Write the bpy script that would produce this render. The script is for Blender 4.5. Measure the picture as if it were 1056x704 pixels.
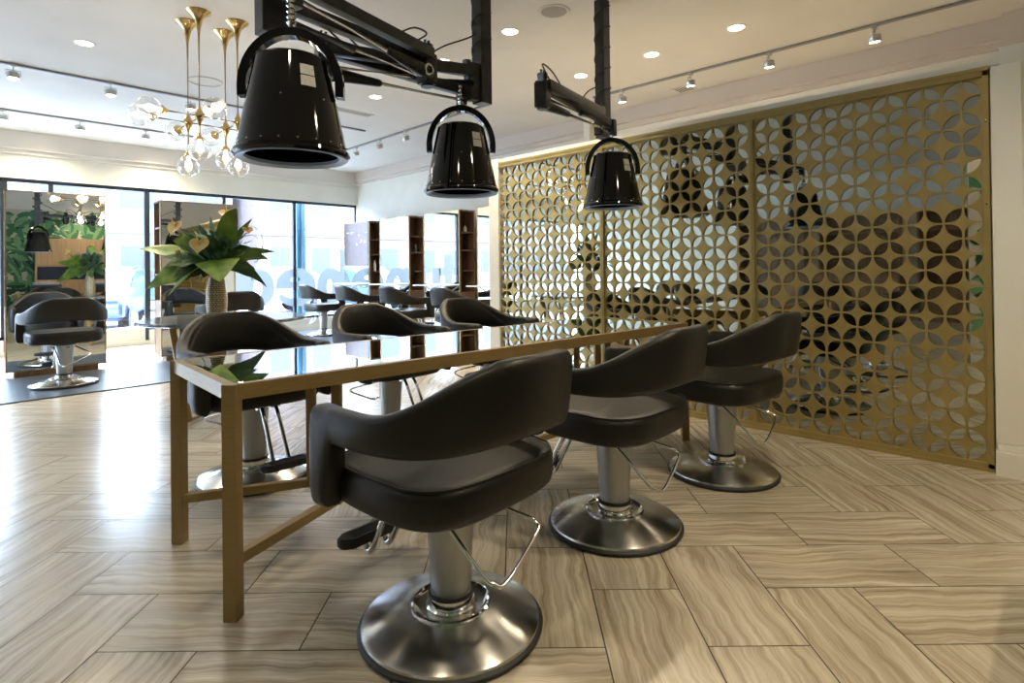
import bpy, bmesh, math, random
from mathutils import Vector, Matrix, Euler
random.seed(7)
S = bpy.context.scene
for o in list(bpy.data.objects): bpy.data.objects.remove(o)
COL = S.collection
R = math.radians
PI = math.pi
H = 1.13                                   # eye height of the camera

# ------------------------------------------------------------------ camera
cam = bpy.data.cameras.new('camera')
cam.sensor_width = 36; cam.lens = 587.57/1056*36
cam.shift_y = -78.52/1056; cam.clip_start = .02; cam.clip_end = 200
co = bpy.data.objects.new('camera', cam); COL.objects.link(co)
def rot3(yaw, pit, rol):
    c, s = math.cos(yaw), math.sin(yaw); A = Matrix(((c, -s, 0), (s, c, 0), (0, 0, 1)))
    c, s = math.cos(pit), math.sin(pit); B = Matrix(((1, 0, 0), (0, c, s), (0, -s, c)))
    c, s = math.cos(rol), math.sin(rol); D = Matrix(((c, 0, s), (0, 1, 0), (-s, 0, c)))
    return D @ B @ A
RR = rot3(R(45.85), R(.3587), R(-.707))
mw = Matrix.Identity(4)
for i in range(3):
    mw[i][0] = RR[0][i]; mw[i][1] = RR[2][i]; mw[i][2] = -RR[1][i]
mw[2][3] = H
co.matrix_world = mw
S.camera = co

# ------------------------------------------------------------------ world, light, exposure
S.view_settings.view_transform = 'Standard'; S.view_settings.look = 'None'
S.view_settings.gamma = 1; S.view_settings.use_curve_mapping = False
S.view_settings.exposure = 0.62
SKY = 25
w = bpy.data.worlds.new('world'); S.world = w; w.use_nodes = True
bgn = w.node_tree.nodes['Background']; bgn.inputs[0].default_value = (.63, .80, 1, 1); bgn.inputs[1].default_value = SKY
WARM = (1, .83, .58); WARM2 = (1, .90, .76)
DOWN_W = 13; TRACK_W = 5
def lamp(kind, loc, power, color, parent=None, size=.1, spot=100, blend=.6, rot=(0, 0, 0), name='lamp_light'):
    l = bpy.data.lights.new(name, kind); l.energy = power; l.color = color
    if kind == 'AREA': l.shape = 'DISK'; l.size = size
    if kind == 'SPOT': l.spot_size = R(spot); l.spot_blend = blend; l.shadow_soft_size = size
    if kind == 'POINT': l.shadow_soft_size = size
    o = bpy.data.objects.new(name, l); COL.objects.link(o); o.location = loc; o.rotation_euler = rot
    if parent: o.parent = parent
    return o
# portals on the shop windows: they only guide the sampling of the sky
for i, (px, wd) in enumerate(((0.1, 12.2),)):
    l = bpy.data.lights.new('window_portal', 'AREA'); l.shape = 'RECTANGLE'; l.size = wd; l.size_y = 2.25
    l.cycles.is_portal = True
    o = bpy.data.objects.new('window_portal', l); COL.objects.link(o)
    o.location = (px, 10.62, 1.35); o.rotation_euler = (R(-90), 0, 0)

# ------------------------------------------------------------------ materials
def mat(name, col, rough=.5, metal=0, emit=None, est=0, spec=None, coat=0, trans=0, ior=None, alpha=None):
    m = bpy.data.materials.new(name); m.use_nodes = True
    b = m.node_tree.nodes['Principled BSDF']
    b.inputs['Base Color'].default_value = (*col, 1); b.inputs['Roughness'].default_value = rough
    b.inputs['Metallic'].default_value = metal
    if spec is not None: b.inputs['Specular IOR Level'].default_value = spec
    if coat: b.inputs['Coat Weight'].default_value = coat; b.inputs['Coat Roughness'].default_value = .05
    if trans: b.inputs['Transmission Weight'].default_value = trans
    if ior: b.inputs['IOR'].default_value = ior
    if emit: b.inputs['Emission Color'].default_value = (*emit, 1); b.inputs['Emission Strength'].default_value = est
    return m
def nodes(m): return m.node_tree.nodes, m.node_tree.links, m.node_tree.nodes['Principled BSDF']
def noisy(m, col2, scale=(1, 1, 1), nscale=5, detail=4, lo=.35, hi=.65, coord='Object', dist=0, bump=0, bdist=.002):
    n, l, b = nodes(m)
    tc = n.new('ShaderNodeTexCoord'); mp = n.new('ShaderNodeMapping'); mp.inputs['Scale'].default_value = scale
    no = n.new('ShaderNodeTexNoise'); no.inputs['Scale'].default_value = nscale; no.inputs['Detail'].default_value = detail
    no.inputs['Distortion'].default_value = dist
    cr = n.new('ShaderNodeValToRGB'); cr.color_ramp.elements[0].position = lo; cr.color_ramp.elements[1].position = hi
    cr.color_ramp.elements[0].color = b.inputs['Base Color'].default_value; cr.color_ramp.elements[1].color = (*col2, 1)
    l.new(tc.outputs[coord], mp.inputs[0]); l.new(mp.outputs[0], no.inputs['Vector']); l.new(no.outputs[0], cr.inputs[0])
    l.new(cr.outputs[0], b.inputs['Base Color'])
    if bump:
        bu = n.new('ShaderNodeBump'); bu.inputs['Strength'].default_value = bump; bu.inputs['Distance'].default_value = bdist
        l.new(no.outputs[0], bu.inputs['Height']); l.new(bu.outputs[0], b.inputs['Normal'])
    return m
def thin_glass(name, tint, fac, rough=.0):
    m = bpy.data.materials.new(name); m.use_nodes = True
    n, l = m.node_tree.nodes, m.node_tree.links; n.clear()
    out = n.new('ShaderNodeOutputMaterial'); mx = n.new('ShaderNodeMixShader'); t = n.new('ShaderNodeBsdfTransparent'); g = n.new('ShaderNodeBsdfGlossy')
    t.inputs[0].default_value = (*tint, 1); g.inputs['Roughness'].default_value = rough; g.inputs[0].default_value = (1, 1, 1, 1)
    lw = n.new('ShaderNodeLayerWeight'); lw.inputs[0].default_value = .5
    mu = n.new('ShaderNodeMath'); mu.operation = 'MULTIPLY_ADD'; mu.inputs[1].default_value = fac[1]; mu.inputs[2].default_value = fac[0]
    pw = n.new('ShaderNodeMath'); pw.operation = 'POWER'; pw.inputs[1].default_value = fac[2]
    l.new(lw.outputs['Facing'], pw.inputs[0]); l.new(pw.outputs[0], mu.inputs[0]); l.new(mu.outputs[0], mx.inputs[0])
    l.new(t.outputs[0], mx.inputs[1]); l.new(g.outputs[0], mx.inputs[2]); l.new(mx.outputs[0], out.inputs[0])
    return m
M = {}
M['wall'] = noisy(mat('painted_wall', (.76, .74, .66), .6), (.80, .78, .70), nscale=3)
M['white'] = mat('white_paint', (.80, .78, .70), .5)
M['ceiling'] = noisy(mat('ceiling_paint', (.70, .665, .61), .7), (.74, .70, .65), nscale=2)
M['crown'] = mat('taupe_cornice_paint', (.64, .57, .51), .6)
M['crown_lit'] = mat('cornice_paint_lit', (.72, .68, .63), .6)  # front copy of the cornice colour, lightened to paint in missing light
M['gold_paint'] = noisy(mat('gold_screen_paint', (.34, .26, .095), .36, .4), (.38, .29, .11), nscale=9)
M['bronze'] = noisy(mat('brushed_bronze', (.29, .195, .075), .36, .3), (.33, .225, .09), scale=(1, 1, 12), nscale=14)
M['brass'] = mat('polished_brass', (.70, .50, .24), .22, 1)
M['mirror'] = mat('mirror_silver', (.86, .89, .88), .0, 1)
M['mirror_dim'] = mat('antique_mirror', (.54, .57, .53), .02, 1)
M['leather'] = noisy(mat('black_leather', (.010, .009, .007), .42, spec=.36), (.015, .0135, .0105), nscale=160, detail=3, bump=.25, bdist=.0006)
M['pad'] = noisy(mat('black_inner_vinyl', (.004, .004, .004), .5, spec=.3), (.014, .014, .013), nscale=160, bump=.2, bdist=.0005)
M['rubber'] = mat('black_rubber', (.02, .02, .02), .55)
M['chrome'] = mat('chrome', (.80, .80, .80), .09, 1)
M['silver'] = mat('silver_painted_steel', (.42, .43, .43), .33, .75)
M['blackgloss'] = mat('gloss_black_enamel', (.003, .003, .003), .05, 0, spec=.42)
M['blackmetal'] = noisy(mat('black_metal', (.012, .012, .012), .28), (.03, .03, .028), nscale=20)
M['blacksatin'] = mat('satin_black_inside', (.01, .01, .012), .4)
M['ring'] = mat('ring_reflection_tint', (.50, .62, .85), .3, .1)  # pale blue colour stands in for light reflected under the hood rim
M['label'] = noisy(mat('paper_label', (.75, .75, .70), .5), (.55, .55, .52), scale=(60, 60, 220), nscale=2, lo=.5, hi=.62)
M['steel'] = mat('brushed_steel', (.55, .54, .50), .25, 1)
M['track'] = mat('grey_track', (.28, .28, .28), .4, .4)
M['fixture'] = mat('silver_fixture', (.50, .49, .47), .3, .8)
M['glow'] = mat('lamp_glow', (1, 1, 1), .5, emit=(1, .88, .70), est=14)
M['bulb'] = mat('bulb_glow', (1, 1, 1), .5, emit=(1, .90, .74), est=6)
M['globe'] = thin_glass('clear_globe_glass', (.96, .96, .96), (.07, .75, 1.8))
M['window_glass'] = thin_glass('window_glass', (.97, .985, 1), (.03, .35, 4))
M['frame_dark'] = mat('dark_window_frame', (.035, .045, .055), .4, .3)
m = bpy.data.materials.new('frosted_letter_vinyl'); m.use_nodes = True; n, l = m.node_tree.nodes, m.node_tree.links; n.clear()
out = n.new('ShaderNodeOutputMaterial'); mx = n.new('ShaderNodeMixShader'); mx.inputs[0].default_value = .5
tr = n.new('ShaderNodeBsdfTranslucent'); tr.inputs[0].default_value = (.080, .094, .108, 1); df = n.new('ShaderNodeBsdfDiffuse'); df.inputs[0].default_value = (.66, .72, .78, 1)
l.new(tr.outputs[0], mx.inputs[1]); l.new(df.outputs[0], mx.inputs[2]); l.new(mx.outputs[0], out.inputs[0]); M['vinyl'] = m
M['wood'] = noisy(mat('walnut_veneer', (.20, .115, .06), .45), (.31, .19, .105), scale=(1, 1, .12), nscale=26, detail=6, dist=.4)
M['oak'] = noisy(mat('light_oak_veneer', (.36, .23, .12), .5), (.46, .31, .18), scale=(8, 8, .35), nscale=4, detail=6)
M['niche'] = mat('dark_niche', (.01, .015, .03), .3)
M['marble'] = noisy(mat('grey_marble', (.07, .085, .11), .12), (.30, .34, .40), nscale=7, detail=8, dist=1.6, lo=.45, hi=.7)
M['vase'] = mat('glazed_cream_vase', (.50, .44, .32), .3, .25)
M['leaf'] = noisy(mat('green_leaf', (.11, .22, .03), .38), (.27, .40, .07), nscale=9, detail=3)
M['leaf_dark'] = noisy(mat('dark_green_leaf', (.035, .09, .022), .4), (.08, .17, .04), nscale=9)
M['leaf_teal'] = mat('grey_green_leaf', (.10, .19, .15), .5)
M['peach'] = noisy(mat('peach_flower', (.75, .45, .20), .3), (.66, .58, .22), nscale=14)
M['spadix'] = mat('yellow_spadix', (.7, .5, .08), .5)
M['twig'] = mat('brown_twig', (.09, .06, .04), .7)
M['slate'] = noisy(mat('slate_mat', (.055, .07, .10), .33), (.08, .10, .13), nscale=4)
M['ledge'] = mat('white_ledge', (.8, .8, .78), .25)
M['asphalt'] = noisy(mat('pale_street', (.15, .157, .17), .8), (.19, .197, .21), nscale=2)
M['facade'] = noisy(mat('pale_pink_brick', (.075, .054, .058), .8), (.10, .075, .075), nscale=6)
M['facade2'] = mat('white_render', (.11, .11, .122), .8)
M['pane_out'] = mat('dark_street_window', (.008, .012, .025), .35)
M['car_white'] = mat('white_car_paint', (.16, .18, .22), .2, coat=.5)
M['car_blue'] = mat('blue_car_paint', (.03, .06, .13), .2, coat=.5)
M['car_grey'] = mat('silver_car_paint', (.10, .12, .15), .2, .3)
M['car_glass'] = mat('car_glass', (.03, .07, .14), .08)
M['tyre'] = mat('tyre', (.02, .02, .025), .8)
M['teal'] = mat('teal_banner', (.01, .07, .12), .6)
M['paper'] = noisy(mat('pale_wallpaper', (.60, .54, .46), .8), (.66, .60, .52), nscale=4)
M['pg1'] = mat('print_green_mid', (.06, .20, .10), .8); M['pg2'] = mat('print_green_dark', (.015, .07, .045), .8); M['pg3'] = mat('print_green_pale', (.20, .38, .20), .8)
M['bluevinyl'] = mat('blue_vinyl', (.02, .045, .12), .35)
M['porcelain'] = mat('white_porcelain', (.8, .8, .8), .15)
M['grille'] = mat('dark_grille', (.05, .045, .04), .7)
M['speaker'] = noisy(mat('speaker_mesh', (.40, .36, .32), .7), (.30, .27, .24), nscale=300)
M['badge'] = mat('badge_dark', (.10, .10, .10), .4)
# table glass: smoked tempered glass, strongly reflecting at low angles
M['table_glass'] = thin_glass('table_glass', (.55, .68, .62), (.26, .75, 1.6), .0)
# floor: vein-cut travertine, uv = metres along / across each tile
m = mat('travertine_floor', (.6, .55, .48), .22, spec=.75); n, l, b = nodes(m)
uv = n.new('ShaderNodeUVMap'); uv.uv_map = 'UVMap'
mp = n.new('ShaderNodeMapping'); mp.inputs['Scale'].default_value = (1.6, 1, 1)
nz = n.new('ShaderNodeTexNoise'); nz.inputs['Scale'].default_value = 2.6; nz.inputs['Detail'].default_value = 3
l.new(uv.outputs[0], mp.inputs[0]); l.new(mp.outputs[0], nz.inputs['Vector'])
sep = n.new('ShaderNodeSeparateXYZ'); l.new(uv.outputs[0], sep.inputs[0])
ma = n.new('ShaderNodeMath'); ma.operation = 'MULTIPLY_ADD'; ma.inputs[1].default_value = .085; l.new(nz.outputs[0], ma.inputs[0]); l.new(sep.outputs['Y'], ma.inputs[2])
mu = n.new('ShaderNodeMath'); mu.operation = 'MULTIPLY'; mu.inputs[1].default_value = .035; l.new(sep.outputs['X'], mu.inputs[0])
cmb = n.new('ShaderNodeCombineXYZ'); l.new(mu.outputs[0], cmb.inputs[0]); l.new(ma.outputs[0], cmb.inputs[1])
n2 = n.new('ShaderNodeTexNoise'); n2.inputs['Scale'].default_value = 34; n2.inputs['Detail'].default_value = 5; n2.inputs['Roughness'].default_value = .72
l.new(cmb.outputs[0], n2.inputs['Vector'])
cr = n.new('ShaderNodeValToRGB'); e = cr.color_ramp.elements
e[0].position = .30; e[0].color = (.225, .18, .12, 1); e[1].position = .70; e[1].color = (.64, .59, .475, 1)
for p_, c_ in ((.42, (.37, .31, .225, 1)), (.52, (.48, .42, .325, 1)), (.6, (.56, .505, .40, 1))):
    q = e.new(p_); q.color = c_
l.new(n2.outputs[0], cr.inputs[0]); l.new(cr.outputs[0], b.inputs['Base Color'])
rr = n.new('ShaderNodeMapRange'); rr.inputs['To Min'].default_value = .30; rr.inputs['To Max'].default_value = .20
l.new(n2.outputs[0], rr.inputs[0]); l.new(rr.outputs[0], b.inputs['Roughness'])
M['floor'] = m
M['grout'] = mat('dark_grout', (.035, .028, .022), .8)
# chrome base: radial brushed
m = mat('brushed_chrome_base', (.74, .73, .70), .24, 1); n, l, b = nodes(m)
tc = n.new('ShaderNodeTexCoord'); gr = n.new('ShaderNodeTexNoise'); gr.inputs['Scale'].default_value = 3
b.inputs['Anisotropic'].default_value = .8; b.inputs['Anisotropic Rotation'].default_value = .25
tn = n.new('ShaderNodeTangent'); tn.direction_type = 'RADIAL'; tn.axis = 'Z'; l.new(tn.outputs[0], b.inputs['Tangent'])
M['base'] = m
# vase: raised maze relief
m = M['vase']; n, l, b = nodes(m)
tc = n.new('ShaderNodeTexCoord'); mp = n.new('ShaderNodeMapping'); mp.inputs['Scale'].default_value = (1, 1, 1)
br = n.new('ShaderNodeTexBrick'); br.inputs['Scale'].default_value = 34; br.inputs['Mortar Size'].default_value = .09; br.inputs['Brick Width'].default_value = .75; br.inputs['Row Height'].default_value = .55; br.offset = .35
br.inputs['Color1'].default_value = (.72, .66, .52, 1); br.inputs['Color2'].default_value = (.52, .40, .22, 1); br.inputs['Mortar'].default_value = (.22, .14, .05, 1)
uv = n.new('ShaderNodeUVMap'); uv.uv_map = 'UVMap'
l.new(uv.outputs[0], br.inputs['Vector']); l.new(br.outputs[0], b.inputs['Base Color'])

# ------------------------------------------------------------------ mesh helpers
def obj(name, bm, m, parent=None, smooth=None, uvs=False):
    me = bpy.data.meshes.new(name); bm.normal_update(); bm.to_mesh(me); bm.free()
    for mm in (m if isinstance(m, (list, tuple)) else [m]): me.materials.append(M[mm])
    o = bpy.data.objects.new(name, me); COL.objects.link(o)
    if parent: o.parent = parent
    if smooth:
        me.shade_smooth(); me.set_sharp_from_angle(angle=R(smooth))
    return o
def NB(): return bmesh.new()
def thing(name, label, cat, loc=(0, 0, 0), rz=0, group=None):
    o = bpy.data.objects.new(name, None); COL.objects.link(o); o.location = loc; o.rotation_euler = (0, 0, rz); o.empty_display_size = .1
    return tag(o, label, cat, group)
def tag(o, label=None, cat=None, group=None, kind=None):
    if label: o['label'] = label
    if cat: o['category'] = cat
    if group: o['group'] = group
    if kind: o['kind'] = kind
    return o
def struct(name, bm, m, smooth=None):
    o = obj(name, bm, m, None, smooth); o['kind'] = 'structure'; return o
def dup(root, loc, rz, label=None, group=None):
    r = root.copy(); COL.objects.link(r); r.location = loc; r.rotation_euler = (0, 0, rz)
    if label: r['label'] = label
    if group: r['group'] = group
    for ch in list(root.children):
        c = ch.copy(); COL.objects.link(c); c.parent = r
        for g in list(ch.children):
            d = g.copy(); COL.objects.link(d); d.parent = c
    return r
def box(bm, c, s, rz=0, bev=0, mi=0, rot=None):
    mt = Matrix.Translation(c) @ (rot if rot else Matrix.Rotation(rz, 4, 'Z'))
    hx, hy, hz = s[0]/2, s[1]/2, s[2]/2
    if not bev:
        v = [bm.verts.new(mt @ Vector((x*hx, y*hy, z*hz))) for x in (-1, 1) for y in (-1, 1) for z in (-1, 1)]
        for f in ((0, 1, 3, 2), (4, 6, 7, 5), (0, 4, 5, 1), (2, 3, 7, 6), (0, 2, 6, 4), (1, 5, 7, 3)):
            fc = bm.faces.new([v[i] for i in f]); fc.material_index = mi
        return
    t = bmesh.new(); box(t, (0, 0, 0), s)
    bmesh.ops.bevel(t, geom=t.edges[:], offset=bev, segments=2, affect='EDGES', profile=.7)
    t.verts.index_update(); nv = [bm.verts.new(mt @ v.co) for v in t.verts]
    for f in t.faces:
        fc = bm.faces.new([nv[v.index] for v in f.verts]); fc.material_index = mi
    t.free()
def bb(bm, a, b_, bev=0, mi=0):
    box(bm, [(a[i]+b_[i])/2 for i in range(3)], [abs(b_[i]-a[i]) for i in range(3)], 0, bev, mi)
def frame_from(d):
    d = Vector(d).normalized(); up = Vector((0, 0, 1)) if abs(d.z) < .95 else Vector((1, 0, 0))
    x = d.cross(up).normalized(); y = x.cross(d).normalized(); return x, y
def tube(bm, pts, r, seg=10, cap=True, mi=0, closed=False):
    pts = [Vector(p) for p in pts]; rings = []; n_ = len(pts); px = None
    for i, p in enumerate(pts):
        a = pts[i-1] if (i > 0 or closed) else p; b_ = pts[(i+1) % n_] if (i < n_-1 or closed) else p
        d = (b_-a).normalized()
        if px is None: x, y = frame_from(d)
        else:
            x = (px - d*px.dot(d)).normalized(); y = d.cross(x).normalized()
        px = x
        rad = r[i] if isinstance(r, (list, tuple)) else r
        rings.append([bm.verts.new(p + (x*math.cos(2*PI*k/seg) + y*math.sin(2*PI*k/seg))*rad) for k in range(seg)])
    rng = range(n_) if closed else range(n_-1)
    for i in rng:
        A, B = rings[i], rings[(i+1) % n_]
        for k in range(seg):
            f = bm.faces.new((A[k], A[(k+1) % seg], B[(k+1) % seg], B[k])); f.material_index = mi
    if cap and not closed:
        bm.faces.new(rings[0][::-1]).material_index = mi; bm.faces.new(rings[-1]).material_index = mi
def beam(bm, a, b_, w_, h_, bev=0, mi=0):
    a, b_ = Vector(a), Vector(b_); d = b_-a; x, y = frame_from(d)
    rot = Matrix((x, d.normalized(), y)).transposed().to_4x4()
    box(bm, (a+b_)/2, (w_, d.length, h_), rot=rot, bev=bev, mi=mi)
def lathe(bm, prof, seg=32, c=(0, 0, 0), mi=0, close=False, ax=None):
    rings = []; c = Vector(c)
    rot = ax if ax else Matrix.Identity(3)
    for r_, z in prof:
        if r_ < 1e-5: rings.append([bm.verts.new(c + rot @ Vector((0, 0, z)))])
        else: rings.append([bm.verts.new(c + rot @ Vector((r_*math.cos(2*PI*k/seg), r_*math.sin(2*PI*k/seg), z))) for k in range(seg)])
    pr = list(zip(rings, rings[1:]))
    if close: pr.append((rings[-1], rings[0]))
    for A, B in pr:
        for k in range(seg):
            k2 = (k+1) % seg
            if len(A) == 1 and len(B) == 1: continue
            if len(A) == 1: vs = (A[0], B[k2], B[k])
            elif len(B) == 1: vs = (A[k], A[k2], B[0])
            else: vs = (A[k], A[k2], B[k2], B[k])
            f = bm.faces.new(vs); f.material_index = mi
def smooth_pts(P, n_=6):
    P = [Vector(p) for p in P]; out = []
    for i in range(len(P)-1):
        p0 = P[max(i-1, 0)]; p1 = P[i]; p2 = P[i+1]; p3 = P[min(i+2, len(P)-1)]
        for k in range(n_):
            t = k/n_
            out.append(.5*((2*p1)+(-p0+p2)*t+(2*p0-5*p1+4*p2-p3)*t*t+(-p0+3*p1-3*p2+p3)*t**3))
    out.append(P[-1]); return out
def plane_x(bm, x, y0, y1, z0, z1, mi=0):
    v = [bm.verts.new(p) for p in ((x, y0, z0), (x, y1, z0), (x, y1, z1), (x, y0, z1))]; bm.faces.new(v).material_index = mi

# ------------------------------------------------------------------ room shell
XW, YW, XL, YB, ZC = 6.25, 10.52, -6.0, -1.5, 3.14
# floor: one mesh of herringbone tiles in pairs over a grout bed
bm = NB(); uvl = bm.loops.layers.uv.new('UVMap')
U = .305; th = R(-46.12)
ax_a = Vector((math.cos(th), math.sin(th))); ax_b = Vector((-math.sin(th), math.cos(th)))
A0, B0 = .84, .59
def clip(poly):
    for (nx, ny, d) in ((1, 0, -XL-.0), (-1, 0, XW), (0, 1, -YB), (0, -1, YW+.15)):
        out = []
        for i in range(len(poly)):
            p, q = poly[i], poly[(i+1) % len(poly)]
            dp = p[0]*nx+p[1]*ny+d; dq = q[0]*nx+q[1]*ny+d
            if dp >= 0: out.append(p)
            if (dp >= 0) != (dq >= 0):
                t = dp/(dp-dq); out.append(tuple(p[k]+(q[k]-p[k])*t for k in range(len(p))))
        poly = out
        if len(poly) < 3: return None
    return poly
g = .0022
def tile(i, j, hz):
    a0, b0 = (i+A0)*U, (j+B0)*U
    L, W = (2*U, U) if hz else (U, 2*U)
    ro, so = random.random()*40, random.random()*40
    pl = []
    for (a, b_) in ((a0+g, b0+g), (a0+L-g, b0+g), (a0+L-g, b0+W-g), (a0+g, b0+W-g)):
        p = ax_a*a + ax_b*b_
        la, lb = (a-a0, b_-b0) if hz else (b_-b0, a-a0)
        pl.append((p.x, p.y, la+ro, lb+so))
    pl = clip(pl)
    if not pl: return
    f = bm.faces.new([bm.verts.new((p[0], p[1], 0)) for p in pl])
    for lp, p in zip(f.loops, pl): lp[uvl].uv = (p[2], p[3])
for i in range(-46, 60):
    for j in range(-46, 60):
        s_ = (i+j) % 8
        if s_ in (0, 2): tile(i, j, True)
        elif s_ in (4, 6): tile(i, j, False)
bb(bm, (XL, YB, -.05), (XW, YW+.15, -.0012), mi=1)
struct('floor', bm, ['floor', 'grout'])
bm = NB(); bb(bm, (XL, YB, ZC), (XW+.1, YW+.2, ZC+.1)); struct('ceiling', bm, 'ceiling')
bm = NB(); bb(bm, (XW, YB, 0), (XW+.12, YW+.2, ZC)); struct('wall_right', bm, 'wall')
bm = NB(); bb(bm, (XL-.12, YB, 0), (XL, YW+.2, ZC)); struct('wall_left', bm, 'wall')
bm = NB(); bb(bm, (XL-.12, YB-.12, 0), (XW+.12, YB, ZC)); struct('wall_back', bm, 'wall')
# window wall: header above, kick wall below, glazing between
ZT, ZK = 2.49, .225
bm = NB(); bb(bm, (XL, YW, ZT), (XW, YW+.2, ZC)); bb(bm, (2.5, YW, 0), (XW, YW+.2, ZK)); bb(bm, (XL, YW, 0), (.75, YW+.2, ZK)); bb(bm, (.75, YW, 0), (2.5, YW+.2, .06)); struct('wall_front', bm, 'wall')
# cornices
def cornice(name, pts, zb, d1=.05, d2=.10):
    bm = NB()
    (x0, y0), (x1, y1), (nx, ny) = pts
    for (za, zb_, dd) in ((ZC-.001, zb+.07, .10), (zb+.07, zb+.055, .115), (zb+.055, zb, .05)):
        c = ((x0+x1)/2+nx*dd/2, (y0+y1)/2+ny*dd/2, (za+zb_)/2)
        s_ = (abs(x1-x0)+abs(nx)*dd, abs(y1-y0)+abs(ny)*dd, abs(za-zb_))
        box(bm, c, s_)
    return struct(name, bm, 'crown_lit' if name == 'trim_1' else 'crown')
cornice('trim_1', ((XL, YW), (XW, YW), (0, -1)), 2.83)
cornice('trim_2', ((XW, YB), (XW, YW), (-1, 0)), 2.90)
# columns on the right wall
bm = NB(); bb(bm, (XW-.2, 4.43, 0), (XW, 4.53, ZC)); struct('trim_3', bm, 'wall')
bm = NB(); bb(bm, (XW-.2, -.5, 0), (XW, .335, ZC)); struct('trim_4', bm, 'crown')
# baseboards
bm = NB(); bb(bm, (2.5, YW-.02, 0), (XW, YW, .10)); struct('baseboard_front', bm, 'white')
bm = NB(); bb(bm, (XW-.02, YB, 0), (XW, YW, .12)); struct('baseboard_right', bm, 'white')
# windows: frame bars and glass, one object per opening
def window(n_, x0, x1, zb):
    bm = NB(); t = .05
    y = YW+.08
    bb(bm, (x0, y-.03, ZT-.05), (x1, y+.03, ZT)); bb(bm, (x0, y-.03, zb), (x1, y+.03, zb+.045))
    bb(bm, (x0, y-.03, zb), (x0+t/2, y+.03, ZT)); bb(bm, (x1-t/2, y-.03, zb), (x1, y+.03, ZT))
    fr = struct('window_%d' % n_, bm, 'frame_dark')
    bm = NB(); bb(bm, (x0+.02, y-.003, zb+.02), (x1-.02, y+.003, ZT-.03)); obj('pane', bm, 'window_glass', fr)
    return fr
xs = [XL, -4.6, -3.2, -1.8, -.4, .75]
k = 1
for a, b_ in zip(xs, xs[1:]): window(k, a, b_, ZK); k += 1
xs = [2.5, 3.66, 4.93, XW]
for a, b_ in zip(xs, xs[1:]): window(k, a, b_, ZK); k += 1
# glass entrance door between
bm = NB(); y = YW+.08
for a in (.75, 1.25, 2.45): bb(bm, (a, y-.035, 0.02), (a+.055, y+.035, ZT))
bb(bm, (.75, y-.03, ZT-.05), (2.5, y+.03, ZT))
fr = struct('door_1', bm, 'frame_dark')
bm = NB(); bb(bm, (.75, y-.03, .0), (2.5, y+.03, .26)); obj('kick_panel', bm, 'wall', fr)
bm = NB(); bb(bm, (.8, y-.003, .06), (1.25, y+.003, ZT-.03)); bb(bm, (1.3, y-.003, .26), (2.45, y+.003, ZT-.03)); obj('pane', bm, 'window_glass', fr)
bm = NB(); tube(bm, [(1.42, y-.05, .28), (2.38, y-.05, .28)], .014); tube(bm, [(1.38, y-.06, .9), (1.38, y-.06, 1.5)], .014); obj('door_handle', bm, 'chrome', fr)

# raised slate floor zones under the styling stations
bm = NB(); bb(bm, (-3.2, 6.66, 0), (3.35, 8.15, .012), bev=.003); o = obj('floor_mat', bm, 'slate'); tag(o, 'slate grey floor mat running under the chairs at the two window mirrors', 'floor mat')
bm = NB(); bb(bm, (4.3, 5.1, 0), (5.72, 10.3, .012), bev=.003); o = obj('floor_mat', bm, 'slate'); tag(o, 'slate grey floor mat along the row of four mirrors on the far side wall', 'floor mat')

# ------------------------------------------------------------------ partition with mirror and gold screen
bm = NB()
bb(bm, (4.10, .2, 0), (4.26, 4.08, 2.235)); bb(bm, (4.0, 4.065, 0), (4.26, 4.20, 2.235))
bb(bm, (4.03, .2, 2.198), (4.10, 4.08, 2.235)); bb(bm, (4.075, .3, .0), (4.10, 4.06, 2.2))
bb(bm, (4.0, YB, 0), (4.26, .24, 2.28))
struct('wall_partition', bm, 'wall')
bm = NB(); bb(bm, (3.975, .15, .17), (4.0, .275, 2.18), bev=.004); struct('trim_5', bm, 'white')
bm = NB(); bb(bm, (3.955, YB, 0), (3.999, .278, .13), bev=.004); bb(bm, (3.97, YB, .13), (3.999, .27, .168), bev=.006); struct('baseboard_partition', bm, 'white')
SC = thing('lattice_screen', 'tall gold lattice screen of leaf cutouts in three panels against the partition wall', 'screen', (4.02, .285, 0))
CW = .1755
FW = .030
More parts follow.
